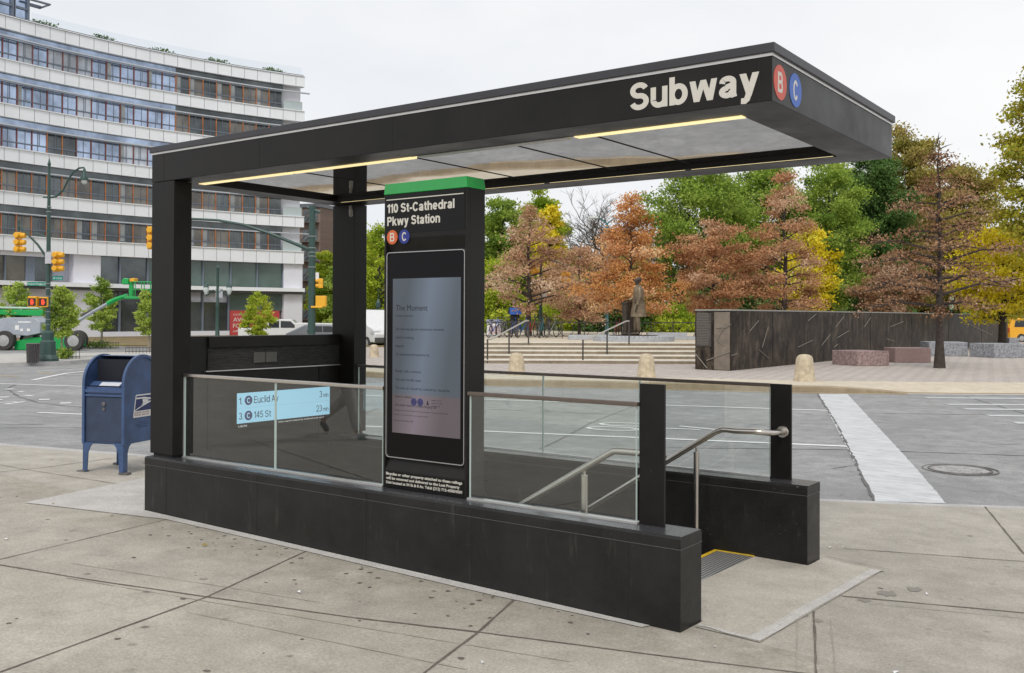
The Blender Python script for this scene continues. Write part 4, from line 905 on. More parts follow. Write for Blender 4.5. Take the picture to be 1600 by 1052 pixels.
# ------------------------------------------------------------------ skin figure helper
def skin(name,chains,mt,parent,sub=2):
    vs=[];es=[];rs=[];key={}
    for ch in chains:
        prev=None
        for (p,r) in ch:
            k=tuple(round(c_,3) for c_ in p)
            if k not in key: key[k]=len(vs); vs.append(p); rs.append(r)
            i=key[k]
            if prev is not None and prev!=i: es.append((prev,i))
            prev=i
    me=bpy.data.meshes.new(name); me.from_pydata(vs,es,[]); o=bpy.data.objects.new(name,me); COL.objects.link(o)
    sk_=o.modifiers.new('s','SKIN'); 
    if not me.skin_vertices: 
        bpy.context.view_layer.update()
    for i,r in enumerate(rs):
        r2=(r,r) if not isinstance(r,tuple) else r
        me.skin_vertices[0].data[i].radius=r2; me.skin_vertices[0].data[i].use_root=(i==0)
    ss=o.modifiers.new('u','SUBSURF'); ss.levels=sub; ss.render_levels=sub
    sk_.use_smooth_shade=True
    me.materials.append(mt); o.parent=parent
    return o
def hand(p,d,s=1,side=1):
    """five short finger chains from palm at p, fingers along d"""
    p=Vector(p); d=Vector(d).normalized(); sd=d.cross(Vector((1,0,0))).normalized(); 
    if sd.length<.1: sd=Vector((0,1,0))
    n=d.cross(sd); out=[]
    pe=p+d*.085*s
    for i,l in enumerate((.075,.085,.08,.062)):
        q=pe+sd*(.03-.02*i)*s
        out.append([(tuple(p+d*.03*s),.026*s),(tuple(q),.011*s),(tuple(q+d*l*.5*s+n*.008*s*side),.009*s),(tuple(q+d*l*.85*s+n*.03*s*side),.007*s)])
    th=p+d*.03*s+sd*.035*s
    out.append([(tuple(p+d*.03*s),.026*s),(tuple(th+d*.02*s),.011*s),(tuple(th+d*.05*s+n*.02*s*side),.009*s)])
    return out
def human(name,lab,cat,loc,rz,scale,mats,pose='stand',top=None):
    t=thing(name,lab,cat,loc,rz); k=scale
    # local x = facing direction, y = left
    V=lambda x,y,z:(x*k,y*k,z*k)
    hip=.93
    if pose=='walk': la=[(V(0,.09,hip),.085*k),(V(.16,.1,.50),.058*k),(V(.28,.1,.09),.04*k),(V(.31,.1,.045),.038*k),(V(.45,.11,.035),.03*k)]; lb=[(V(0,-.09,hip),.085*k),(V(-.02,-.09,.50),.058*k),(V(-.40,-.1,.22),.04*k),(V(-.42,-.1,.14),.036*k),(V(-.34,-.1,.03),.03*k)]
    else: la=[(V(0,.10,hip),.085*k),(V(.03,.11,.50),.058*k),(V(-.02,.12,.09),.042*k),(V(-.01,.12,.045),.04*k),(V(.15,.14,.035),.032*k)]; lb=[(V(0,-.10,hip),.085*k),(V(.06,-.11,.50),.058*k),(V(.06,-.12,.09),.042*k),(V(.07,-.12,.045),.04*k),(V(.23,-.14,.035),.032*k)]
    tor=[(V(0,0,.95),(.12*k,.16*k)),(V(.0,0,1.15),(.11*k,.145*k)),(V(-.01,0,1.38),(.12*k,.17*k)),(V(-.01,0,1.48),(.07*k,.1*k)),(V(.01,0,1.54),.052*k),(V(.03,0,1.60),.07*k),(V(.035,0,1.68),(.098*k,.078*k)),(V(.03,0,1.75),(.07*k,.06*k))]
    aL=[(V(-.01,0,1.38),(.12*k,.17*k)),(V(-.01,.19,1.42),.055*k),(V(-.03,.23,1.14),.042*k),(V(.06,.24,.90),.03*k),(V(.08,.24,.84),.03*k)]
    if pose=='statue': aR=[(V(-.01,0,1.38),(.12*k,.17*k)),(V(-.01,-.19,1.42),.055*k),(V(.04,-.25,1.16),.042*k),(V(.26,-.22,1.06),.03*k),(V(.30,-.21,1.07),.028*k)]
    elif pose=='hold': aR=[(V(-.01,0,1.38),(.12*k,.17*k)),(V(-.01,-.19,1.42),.055*k),(V(.02,-.25,1.14),.042*k),(V(.22,-.14,1.22),.03*k),(V(.26,-.12,1.24),.028*k)]
    else: aR=[(V(-.01,0,1.38),(.12*k,.17*k)),(V(-.01,-.19,1.42),.055*k),(V(.06,-.23,1.16),.042*k),(V(.2,-.22,.98),.03*k),(V(.24,-.22,.94),.028*k)]
    ch=[tor,[(V(0,0,.95),(.12*k,.16*k))]+la,[(V(0,0,.95),(.12*k,.16*k))]+lb,aL,aR]
    for h_ in (aL,aR):
        e=Vector(h_[-1][0]); dd=(e-Vector(h_[-3][0])).normalized(); ch+= [[h_[-1],(tuple(e+dd*.03*k),.026*k)]+c_[1:] for c_ in hand(e,dd,k)]
    # nose
    ch.append([(V(.035,0,1.68),(.098*k,.078*k)),(V(.135,0,1.665),.018*k)])
    body=skin('body',ch,mats['skin'],t)
    # face: eyes, mouth and ears
    fc=MB()
    for s_ in (-1,1): fc.lathe([(.0,-.008*k),(.012*k,0),(.0,.008*k)],8,V(.122,.032*s_,1.695),'x')
    fc.tube([V(.118,-.028,1.625),V(.13,0,1.622),V(.118,.028,1.625)],.007*k,6); fc.build('face_features',mats.get('dark',mats['skin']),t)
    er=MB()
    for s_ in (-1,1): er.lathe([(.012*k,-.006*k),(.028*k,0),(.012*k,.006*k)],8,V(.03,.082*s_,1.675),'y')
    er.build('ears',mats['skin'],t,smooth=True)
    def grow(c_,a): return [(p,(r+a*k if not isinstance(r,tuple) else (r[0]+a*k,r[1]+a*k))) for p,r in c_]
    tr1=[[(V(0,0,.95),(.13*k,.17*k))]+grow(la[:3],.022),[(V(0,0,.95),(.13*k,.17*k))]+grow(lb[:3],.022)]
    skin('trousers',tr1,mats['legs'],t)
    skin('jacket',[grow([tor[0],tor[1],tor[2],(V(-.01,0,1.46),(.08*k,.12*k))],.02),grow(aL[:-1],.018),grow(aR[:-1],.018)],mats['top'],t)
    for l_ in (la,lb):
        skin('shoe',[[(tuple(Vector(l_[-2][0])+Vector((-.03*k,0,0))),.045*k),(l_[-2][0],.046*k),(l_[-1][0],.036*k)]],mats['shoe'],t)
    skin('hair',[[(V(-.03,0,1.60),.07*k),(V(-.03,0,1.70),.095*k),(V(.02,0,1.77),.085*k)]],mats['hair'],t)
    return t
# ------------------------------------------------------------------ statue
m_bz=mat('bronze_patina',(.20,.155,.105),.42,.55,.45,5,.25,25); m_bzd=mat('bronze_dark',(.07,.055,.042),.45,.5,.4,7,.2,30); m_bzc=mat('bronze_coat',(.21,.16,.105),.45,.5,.4,4,.3,14)
fS=41.5; pS=C(tr_(997,fS),fS,0); zS=1.65-(523-493.7)/F*fS
sk1={'skin':m_bzd,'legs':m_bz,'top':m_bzc,'shoe':m_bzd,'hair':m_bzd,'dark':m_bzd}
stt=human('statue','life-size bronze statue of a standing man in a long coat on the plaza','statue',(pS.x,pS.y,zS),YAW+PI,1.40,sk1,'statue')
ct=MB(); k=1.40; n=28; vs=[]; prof=[(.56,.24,.205),(.64,.235,.20),(.80,.215,.20),(.98,.185,.195),(1.12,.165,.205),(1.28,.165,.225),(1.40,.15,.235),(1.47,.10,.15),(1.53,.07,.075)]
for (z_,rx,ry) in prof:
    for j in range(n):
        t=2*PI*j/n; fold=1+.055*math.sin(t*7+z_*2)*max(0,(1.25-z_)); vs.append((( -.015+rx*math.cos(t)*fold)*k,(ry*math.sin(t)*fold)*k,z_*k))
ct.add(vs,[(i*n+j,i*n+(j+1)%n,(i+1)*n+(j+1)%n,(i+1)*n+j) for i in range(len(prof)-1) for j in range(n)])
ct.build('coat',m_bzc,stt,smooth=True)
lc=MB(); lc.lathe([(.16,0),(.17,.05),(.12,.1),(.13,.7),(.17,1.30),(.20,1.36),(.20,1.42)],12,(.50,-.3,0)); lo=lc.build('bronze_lectern',m_bzd); lo.location=(pS.x,pS.y,zS); lo.rotation_euler=(0,0,YAW+PI); tag(lo,'dark bronze pedestal the statue rests its hand on','pedestal')
pp=MB(); 
pl_=thing('statue_plinth','low grey granite plinth with carved rim under the bronze statue','plinth',(C(tr_(990,41.5),41.5).x,C(tr_(990,41.5),41.5).y,zt),YAW)
pp.lathe([(1.72,0),(1.72,.20),(1.66,.23)],36).build('base',mat('plinth_granite',(.40,.42,.45),.75,0,.15,6,.2,40),pl_)
pr=MB(); 
for i in range(60):
    t=2*PI*i/60; pr.cbox((1.68*math.cos(t),1.68*math.sin(t),.215),(.10,.07,.05),t+.5)
pr.build('carved_rim',MATS['plinth_granite'],pl_); MB().lathe([(1.05,.23),(1.05,zS-zt-.004)],30).build('bronze_plate',m_bzd,pl_)
def blk(px0,px1,y0,y1,f,lab,nm='granite_block'):
    p=C(tr_((px0+px1)/2,f),f); W=(px1-px0)/F*f; z1_=1.65-(y0-493.7)/F*f
    o=MB().box(-W/2,W/2,0,.7,zt,z1_).build(nm,MATS['plinth_granite'],bevel=.015); o.location=(p.x,p.y,0); o.rotation_euler=(0,0,YAW); tag(o,lab,'stone block')
blk(889,958,523.5,532,43.5,'long low grey granite block left of the statue plinth'); blk(1013,1074,519,532,44.5,'tall grey granite block behind and right of the statue'); blk(1074,1088,525,532,44.5,'short grey granite block against the black wall')
# ------------------------------------------------------------------ plaza fence with rings
fF=46.0
zf0=zt; hF=.78
fe=thing('ring_fence','dark low metal fence with big rings between its rails behind the statue','fence',tuple(C(tr_(740,fF),fF,zf0)),YAW)
Lf=tr_(1100,fF)-tr_(740,fF)
fm=MATS['rail_dark']
MB().box(0,Lf,-.02,.02,hF-.04,hF).build('top_rail',fm,fe); MB().box(0,Lf,-.02,.02,.08,.12).build('bottom_rail',fm,fe)
i=0; x=0
while x<Lf:
    MB().box(x-.02,x+.02,-.025,.025,0,hF+.02).build('post',fm,fe); x+=1.05
rg=MB(); x=.55
while x<Lf*.42: rg.ring((x,0,.43),.33,.018,'y',20,5); x+=.55
rg.build('rings',fm,fe)
dg_=MB()
while x<Lf: dg_.tube([(x,0,.12),(x+.34,0,hF-.05)],.015,5); x+=.42
dg_.build('slanted_bars',fm,fe)
# bicycles in the rack
def bicycle():
    t=thing('bicycle','city bicycle parked in a rack behind the ring fence','bicycle',(0,0,0))
    tyre=mat('bike_tyre',(.03,.03,.03),.7)
    for x in (-.52,.52):
        w_=MB(); w_.ring((x,0,.33),.31,.022,'y',20,5); wo=w_.build('wheel',tyre,t); s_=MB()
        for a in range(8): s_.tube([(x,0,.33),(x+.3*math.cos(a*PI/4),0,.33+.3*math.sin(a*PI/4))],.005,3)
        s_.build('spokes',M_alu,wo)
    f_=MB(); f_.tube([(-.52,0,.33),(-.12,0,.30),(.36,0,.78)],.022,6); f_.tube([(-.12,0,.30),(-.25,0,.80)],.02,6); f_.tube([(-.52,0,.33),(-.22,0,.70),(.36,0,.74)],.018,6); f_.tube([(.52,0,.33),(.36,0,.95)],.02,6)
    fo=f_.build('frame',mat('bike_blue',(.02,.08,.35),.4),t)
    MB().tube([(.34,-.26,1.0),(.38,0,.97),(.34,.26,1.0)],.015,6).build('handlebar',tyre,t)
    MB().cbox((-.26,0,.83),(.24,.13,.05)).build('saddle',tyre,t,bevel=.02); MB().box(.5,.75,-.15,.15,.72,.76).build('basket',M_iron,t)
    return t
bk=bicycle(); cols=['bike_blue','bike_blue',None,'grey','red']
bc=[('bike_blue',(.02,.08,.35)),('bike_red',(.35,.04,.03)),('bike_teal',(.03,.2,.25)),('bike_grey',(.2,.2,.22))]
words=['blue','red','teal','grey']
spots=[(772,0),(786,3),(803,0),(817,0),(831,1),(846,2),(862,3),(965,1),(975,3)]
for i,(px,ci) in enumerate(spots):
    o=bk if i==0 else copy_tree(bk)
    fb_=47.2 if px<900 else 47.0; p=C(tr_(px,fb_),fb_,zt-.0); o.location=p; o.rotation_euler=(0,0,YAW+R(62+7*(i%3)))
    o['label']=['blue bicycle nearest the black pylon, behind the ring fence','grey bicycle second from the pylon behind the ring fence','blue bicycle below the walking person behind the ring fence','blue bicycle just left of the handrail top behind the fence','red bicycle right of the oak trunk behind the ring fence','teal bicycle beside the green lamp post behind the fence','grey bicycle at the right end of the fence rings','red bicycle left of the statue behind the plinth','grey bicycle closest to the statue behind the plinth'][i]
    o['group']='bicycles parked behind the ring fence'
    if ci:
        for c_ in COL.objects:
            if c_.parent==o and c_.name.startswith('frame'):
                c_.data=c_.data.copy(); c_.data.materials[0]=mat(bc[ci][0],bc[ci][1],.4)
# person by the bikes
fp=49; pp_=C(tr_(803,fp),fp,zt)
human('person','person in dark clothes and a blue cap holding a blue board near the bicycles','person',pp_,YAW+PI*1.5,1.02,{'skin':mat('skin_tone',(.45,.27,.19),.6),'legs':mat('dark_trousers',(.02,.02,.025),.8),'top':mat('dark_jacket',(.02,.025,.03),.8),'shoe':mat('dark_shoe',(.02,.02,.02),.6),'hair':mat('cap_blue',(.04,.07,.2),.7),'dark':mat('face_dark',(.08,.03,.03),.6)},'hold')
bb=MB().box(-.3,.3,-.02,.02,1.12,1.45).build('blue_board',mat('board_blue',(.03,.12,.5),.5)); q=C(tr_(806,48.7),48.7,zt); bb.location=q; bb.rotation_euler=(0,0,YAW); tag(bb,'blue and white board held by the person near the bicycles','board')
kb_=thing('information_kiosk','white box kiosk with grey top behind the fence beside the black pylon','kiosk',tuple(C(tr_(773,48.5),48.5,zt)),YAW)
MB().box(-.38,.38,0,.5,0,.68).build('cabinet',M_whitep,kb_,bevel=.02); MB().box(-.42,.42,-.03,.53,.68,.86).build('top',mat('kiosk_top',(.3,.32,.42),.5),kb_,bevel=.02); MB().box(-.3,.3,-.005,0,.15,.55).build('poster',mat('kiosk_pink',(.55,.42,.42),.6),kb_)
#TREES
# ------------------------------------------------------------------ trees
PAL={}
def pal(n,cols,tr=.3):
    if n not in PAL: PAL[n]=leafmat('leaf_'+n,cols,tr)
    return PAL[n]
pal('orange',[(.36,.16,.05),(.64,.30,.10),(.76,.44,.18),(.56,.25,.12),(.84,.60,.34)],.35)
pal('rust',[(.30,.14,.07),(.54,.28,.14),(.66,.40,.22),(.44,.23,.13),(.78,.58,.40)],.35)
pal('maroon',[(.17,.09,.05),(.36,.20,.11),(.48,.30,.18),(.27,.14,.08),(.64,.47,.33)],.3)
pal('pink',[(.34,.19,.12),(.56,.34,.21),(.68,.47,.30),(.48,.28,.18),(.78,.62,.44)],.35)
pal('green',[(.13,.21,.04),(.26,.38,.06),(.40,.52,.10),(.20,.30,.05),(.54,.64,.16)],.4)
pal('street',[(.20,.30,.06),(.38,.50,.10),(.52,.62,.13),(.30,.42,.09),(.66,.70,.20)],.4)
pal('dkgreen',[(.05,.10,.03),(.10,.19,.05),(.15,.25,.07),(.07,.14,.04),(.22,.32,.12)])
pal('lime',[(.20,.30,.03),(.38,.50,.05),(.54,.60,.06),(.30,.42,.05),(.66,.68,.10)],.4)
pal('yellow',[(.52,.42,.02),(.80,.66,.04),(.90,.78,.08),(.66,.54,.03),(.78,.76,.14)])
pal('olive',[(.22,.20,.05),(.38,.33,.08),(.50,.42,.12),(.30,.26,.08),(.44,.31,.12)],.35)
pal('gold',[(.30,.27,.03),(.48,.42,.05),(.34,.38,.05),(.56,.46,.08),(.22,.28,.04)])
bark=mat('bark',(.055,.042,.035),.9,0,.4,6,.6,18); barkg=mat('bark_grey',(.12,.10,.085),.9,0,.3,6,.5,18)
def leafmesh(P,size,seed,mt,name,parent,flat=.0,asp=.55):
    rg=np.random.default_rng(seed); n=len(P)
    a=rg.normal(size=(n,3)); a[:,2]*=(1-flat); a/=np.linalg.norm(a,axis=1)[:,None]+1e-9
    b=rg.normal(size=(n,3)); b-=a*(a*b).sum(1)[:,None]; b/=np.linalg.norm(b,axis=1)[:,None]+1e-9
    s=(size*rg.uniform(.6,1.35,n))[:,None]
    v=np.empty((n,4,3)); v[:,0]=P-a*s; v[:,1]=P+b*s*asp+a*s*.1; v[:,2]=P+a*s; v[:,3]=P-b*s*asp+a*s*.1
    me=bpy.data.meshes.new(name); me.vertices.add(4*n); me.vertices.foreach_set('co',v.reshape(-1).astype(np.float32))
    me.loops.add(4*n); me.loops.foreach_set('vertex_index',np.arange(4*n,dtype=np.int32))
    me.polygons.add(n); me.polygons.foreach_set('loop_start',np.arange(0,4*n,4,dtype=np.int32))
    me.update(calc_edges=True); me.validate()
    # clump colour: low frequency along position plus leaf jitter
    ph=np.sin(P[:,0]*1.7+seed)+np.sin(P[:,1]*1.9+seed*2)+np.sin(P[:,2]*2.3+seed*3)
    rv=np.clip(.5+.20*ph+rg.normal(0,.15,n),0,1).astype(np.float32)
    at=me.attributes.new('rnd','FLOAT','FACE'); at.data.foreach_set('value',rv)
    me.materials.append(mt)
    o=bpy.data.objects.new(name,me); COL.objects.link(o); o.parent=parent; return o
def tree(name,lab,base,H,zc,rad,palette,nl,ls,prof='oval',nb=40,seed=1,group=None,tr_r=None,droop=0.0,clump=.45,limbr=1,cat='tree',mt_b=None,density=1,upb=.5,twist=0,bare_top=0):
    """H total height, zc height where the crown starts, rad crown radius"""
    rn=random.Random(seed); rg=np.random.default_rng(seed)
    t=thing(name,lab,cat,base,rn.uniform(0,6.28),group)
    r0=tr_r or H*.018
    tk=MB(); n=9; pts=[]
    for i in range(n+1):
        u=i/n; pts.append((rn.uniform(-1,1)*.008*H*(u>0)*(1+twist*3),rn.uniform(-1,1)*.008*H*(u>0)*(1+twist*3),u*H*.97))
    tk.tube(pts,[r0*1.35]+[r0*(1-.9*(i/n)) for i in range(1,n+1)],8)
    def R_(u):  # crown radius by height fraction 0..1
        if prof=='cone': return rad*(min(1,.55+u*3) if u<.15 else (1-u)**.75*1.05+.04)
        if prof=='pin': return rad*((.80+u*.9) if u<.22 else max(.05,1.0-((u-.22)/.78)**1.0*.93))
        if prof=='oval': return rad*max(.1,math.sin(PI*(.12+.84*u))**.7)
        if prof=='tall': return rad*max(.12,math.sin(PI*(.10+.88*u))**.5)
    LP=[]; hc=H-zc
    ga=rn.random()*6
    for i in range(nb):
        u=(i+rn.random()*.8)/nb; z=zc+u*hc*.98; ga+=2.4+rn.uniform(-.4,.4)
        rr=R_(u)*rn.uniform(.62,1.16)
        up=upb*(.15+.85*u) if prof in('cone','pin') else upb*(.3+u)
        x0,y0=pts[min(n,int(z/H*n))][:2]; z0=max(zc*.6,z-rr*up*.8)
        tip=Vector((math.cos(ga)*rr,math.sin(ga)*rr,z-droop*rr+rn.uniform(-.05,.05)*hc))
        s0=Vector((x0,y0,z0)); mid=s0.lerp(tip,.5)+Vector((0,0,rr*.10))+Vector((rn.uniform(-.06,.06),rn.uniform(-.06,.06),0))*rr
        br=r0*.36*(1-u*.65)*limbr
        tk.tube([s0,mid,tip],[br,br*.55,br*.15],5,cap=False)
        segs=[(s0,mid,.35),(mid,tip,1)]
        nsub=max(2,int(4*rr/1.2)) if rr>.3 else 1
        for k in range(nsub):
            w_=rn.uniform(.3,.98); p=(s0.lerp(mid,w_*2) if w_<.5 else mid.lerp(tip,w_*2-1)); aa=ga+rn.choice((-1,1))*rn.uniform(.5,1.2); l=rr*rn.uniform(.18,.42)*(1.2-w_*.5)
            e=p+Vector((math.cos(aa)*l,math.sin(aa)*l,rn.uniform(-.1,.35)*l)); tk.tube([p,e],[br*.35,br*.1],4,cap=False)
            segs.append((p,e,1.3))
        for (a,b2,wt) in segs:
            m_=int(nl/nb/ (len(segs)) *wt*density*(rr/rad+.25))
            if m_<=0 or u>1-bare_top: continue
            tt=rg.uniform(.15 if wt>.5 else .6,1.08,m_)[:,None]; A=np.array(a);B_=np.array(b2)
            sp=clump*(.10*rad+.06*hc*.3)
            LP.append(A+(B_-A)*tt+rg.normal(0,1,(m_,3))*np.array([sp,sp,sp*.62]))
    tko=tk.build('trunk',mt_b or bark,t,smooth=True)
    if LP: leafmesh(np.concatenate(LP),ls,seed,pal(palette,None) if palette in PAL else None,'crown',t)
    return t
def T(px,f,zb,ytop,ybot,hw,palette,lab,prof,nl,ls,seed,nb=40,name='tree',group=None,**k):
    b=C(tr_(px,f),f,zb); top=1.65+(493.7-ytop)/F*f; bot=1.65+(493.7-ybot)/F*f
    return tree(name,lab,(b.x,b.y,zb),top-zb,bot-zb,hw/F*f,palette,nl,ls,prof,nb,seed,group,**k)
GO='autumn oaks round the plaza'; GB='park trees behind the plaza'
T(1468,32.9,PZ,205,484,128,'maroon','nearly bare dark oak with sparse maroon leaves standing before the long black wall','pin',8800,.050,11,nb=52,name='oak_tree',group=GO,tr_r=.15,droop=.06,clump=.42,upb=.30,limbr=1.25,bare_top=.07)
T(985,46,.5,302,494,92,'orange','bright orange oak directly behind the bronze statue','pin',20000,.062,12,nb=50,name='oak_tree',group=GO,clump=.55,upb=.35)
T(1115,47,.3,340,490,72,'rust','reddish brown oak just right of the statue, above the near end of the black wall','oval',17000,.060,13,nb=42,name='oak_tree',group=GO,clump=.55,upb=.45)
T(1226,47,.0,258,490,84,'rust','tall pointed rust brown oak above the middle of the black wall','pin',18000,.060,14,nb=48,name='oak_tree',group=GO,clump=.5,upb=.3)
T(826,50,.3,322,482,86,'pink','thin pinkish brown oak beside the information pylon, dark trunk showing','pin',11000,.066,15,nb=38,name='oak_tree',group=GO,clump=.55,upb=.35,tr_r=.16,limbr=1.2)
T(1398,62,.0,392,492,60,'maroon','low maroon tree behind the black wall left of the bare oak','oval',11000,.078,16,nb=30,name='oak_tree',group=GO,clump=.7)
T(905,56,.3,380,500,60,'pink','smaller pinkish oak between the pylon and the orange oak','oval',10000,.075,17,nb=30,name='oak_tree',group=GO,clump=.7)
bg=[(1095,72,250,440,85,'green','broad bright green tree behind the reddish oak right of the statue'),
(1195,78,246,420,70,'green','green tree with dark limbs between the two rust oaks'),
(1295,66,244,478,58,'green','dense bright green tree right of the tall rust oak'),
(1365,80,222,470,62,'dkgreen','dark green tree behind the gap right of the bright green tree'),
(1418,84,200,470,62,'olive','olive golden tree rising above the right canopy corner'),
(1500,90,250,480,75,'olive','dull olive tree behind the bare oak'),
(1330,95,262,480,60,'dkgreen','dark green tree far behind the bright green tree'),
(1632,46,88,400,70,'gold','tall golden green tree at the right edge of the view'),
(1566,52,345,495,80,'yellow','bright yellow tree right of the bare oak over the wall end'),
(785,78,305,500,42,'green','pointed green tree just right of the pylon top'),
(845,84,300,480,46,'lime','yellow green tree behind the thin pinkish oak'),
(858,74,318,450,24,'yellow','slim yellow tree behind the pinkish oak'),
(776,62,400,528,50,'lime','low lime tree behind the bicycles beside the pylon'),
(905,70,430,525,55,'lime','low lime tree between the green lamp post and the orange oak'),
(965,66,420,528,60,'dkgreen','low dark green tree behind the statue'),
(1050,66,476,530,52,'lime','low yellow green bush right of the statue'),
(1165,66,420,500,60,'dkgreen','low dark green tree between the rust oaks'),
(1262,56,350,492,46,'yellow','yellow leaved tree glowing behind the tall rust oak'),
(594,62,352,545,46,'lime','yellow green tree seen between the rear column and the pylon'),
(548,85,385,540,40,'green','green tree half hidden by the rear column'),
(512,96,395,520,30,'lime','yellow green street tree left of the rear column'),
(1460,100,300,490,60,'dkgreen','dark green tree far behind the bare oak'),
(710,80,310,520,60,'green','green tree hidden mostly by the pylon')]
for i,(px,f,yt,yb,hw,pl_n,lab) in enumerate(bg):
    area=hw*(yb-yt)/F/F*f*f
    nl=int(min(46000,2600+area*900)); 
    T(px,f,-.1,yt,yb,hw,pl_n,lab,'tall' if yb-yt>140 else 'oval',nl,.0015*f if f>60 else .092,100+i,nb=44,name='park_tree',group=GB,clump=.8,tr_r=.22,limbr=1.25)
# bare trees
def bare(px,f,ytop,lab,seed,spread=1):
    b=C(tr_(px,f),f,-.1); H=1.65+(493.7-ytop)/F*f; rn=random.Random(seed)
    t=thing('bare_tree',lab,'tree',(b.x,b.y,-.1),0,'leafless park trees'); tk=MB(); 
    def grow(p,d,l,r,lv):
        q=p+d*l*.5+Vector((rn.uniform(-.1,.1),rn.uniform(-.1,.1),0))*l; e=q+(d+Vector((rn.uniform(-.25,.25),rn.uniform(-.25,.25),.05)))*l*.5
        tk.tube([p,q,e],[r,r*.8,r*.6],5 if lv>1 else 3,cap=False)
        if lv<=0 or r<.006: return
        for k in range(3 if lv>1 else 4):
            a=rn.uniform(0,6.28); sp=rn.uniform(.45,1.0)*spread; nd=(d+Vector((math.cos(a)*sp,math.sin(a)*sp,rn.uniform(-.25,.25)))).normalized()
            grow(e if k<2 else q.lerp(e,rn.random()),nd,l*rn.uniform(.6,.82),r*.6,lv-1)
    grow(Vector((0,0,0)),Vector((0,0,1)),H*.30,H*.020,6)
    tk.build('trunk',barkg,t); return t
bare(925,76,286,'leafless grey tree left of the orange oak top',31); bare(990,72,278,'leafless dark tree directly above the orange oak',32,1.1); bare(880,90,300,'leafless tree behind the pinkish oak',33); bare(1055,80,285,'leafless tree between orange and reddish oaks',34)
# far wood
rg=np.random.default_rng(5); N=60000
px=rg.uniform(560,1700,N); f=rg.uniform(100,125,N); 
topy=395+25*np.sin(px*.031)+15*np.sin(px*.083)+9*np.sin(px*.21)
z=-.1+rg.uniform(0,1,N)**.85*((493.7-topy)/F*f+1.6)
r=(px-800-SX)/F*f; cs_,sn=math.cos(YAW),math.sin(YAW)
P=np.stack([CX+r*cs_-f*sn, CY+r*sn+f*cs_, z],1)
fw_=leafmesh(P,.30,9,pal('olive',None),'distant_wood',None); fw_['kind']='stuff'; tag(fw_,'hazy distant belt of park foliage behind all the trees','foliage')
N=26000; px=rg.uniform(740,1700,N); f=rg.uniform(70,84,N); r=(px-800-SX)/F*f; z=-.0+rg.uniform(0,1,N)*(1.9+.8*np.sin(px*.05)+.5*np.sin(px*.13)); P=np.stack([CX+r*cs_-f*sn, CY+r*sn+f*cs_, z],1)
fw_=leafmesh(P,.14,10,pal('dkgreen',None),'undergrowth',None); fw_['kind']='stuff'; tag(fw_,'dark green undergrowth below the park trees','undergrowth')
#STREET
# ------------------------------------------------------------------ far left sidewalk
LZ=-.08
kl=[(-200,592),(-60,584),(0,580),(40,578.5),(75,577),(110,575),(140,572.5),(180,569),(235,565),(300,561),(360,558),(430,556),(500,552),(560,549)]
pk=[G(a,b) for a,b in kl]; s1=MB(); s2=MB()
for a,b2 in zip(pk,pk[1:]):
    s2.add([(a.x,a.y,-.3),(b2.x,b2.y,-.3),(b2.x,b2.y,LZ),(a.x,a.y,LZ),tuple(back(b2,.3,LZ)),tuple(back(a,.3,LZ))],[(0,1,2,3),(3,2,4,5)])
    s1.add([back(a,.3,LZ),back(b2,.3,LZ),back(b2,90,LZ),back(a,90,LZ)],[(0,1,2,3)])
s2.build('left_kerb',M_kerb,kind='structure'); s1.build('left_sidewalk',concrete('pale_sidewalk',(.50,.48,.45),(.58,.56,.53),False,dark=.4),kind='structure')
rs_=MB(); q=[on('z',LZ,-200,566),on('z',LZ,0,559),on('z',LZ,240,554),on('z',LZ,560,546),on('z',LZ,560,537),on('z',LZ,240,544),on('z',LZ,0,548),on('z',LZ,-200,552)]
rs_.add([(p.x,p.y,LZ+.006) for p in q],[(0,1,6,7),(1,2,5,6),(2,3,4,5)]); rs_.build('side_road',M_road,kind='structure')
# street trees
GS='young street trees on the far left sidewalk'
for i,(px,yt,yb_,ybase,hw,lab) in enumerate(((25,443,518,552,29,'young green street tree above the left end of the lift'),(97,450,528,565,27,'young green street tree right behind the green lamp post'),(160,438,515,550,25,'young green street tree in front of the glazed shopfront, between lamp and column'),(233,456,524,553,23,'young green street tree half hidden by the front canopy column'),(403,458,526,545,24,'young yellow green street tree seen through the entrance, by the red poster'))):
    p=on('z',LZ,px,ybase); f=fwd(p); 
    T(px,f,LZ,yt,yb_,hw,'lime' if i==4 else 'street',lab,'oval',6500,.062,60+i,nb=30,name='street_tree',group=GS,clump=.8,upb=.9,tr_r=.05,mt_b=mat('young_bark',(.28,.25,.20),.9))
def guard(px0,px1,y0,y1,lab):
    p=on('z',LZ,px0,y1); p2=on('z',LZ,px1,y1-.5); d=p2-p; f=fwd(p); H=(y1-y0)/F*f; t=thing('tree_guard',lab,'fence',p,math.atan2(d.y,d.x),'black tree guard fences'); Lg=d.length
    MB().box(0,Lg,-.015,.015,H-.05,H-.02).build('top_rail',fm,t); MB().box(0,Lg,-.015,.015,.06,.09).build('bottom_rail',fm,t); b_=MB(); n=int(Lg/.13)
    for i in range(n+1): b_.box(Lg*i/n-.009,Lg*i/n+.009,-.009,.009,0.0,H)
    b_.build('bars',fm,t)
guard(-30,41,541,553,'black tree guard at the left edge of the view'); guard(62,125,552,566.5,'black tree guard beside the green lamp post'); guard(128,186,540,551,'black tree guard in front of the lift wheel'); guard(197,240,547,557,'black tree guard beside the front canopy column')
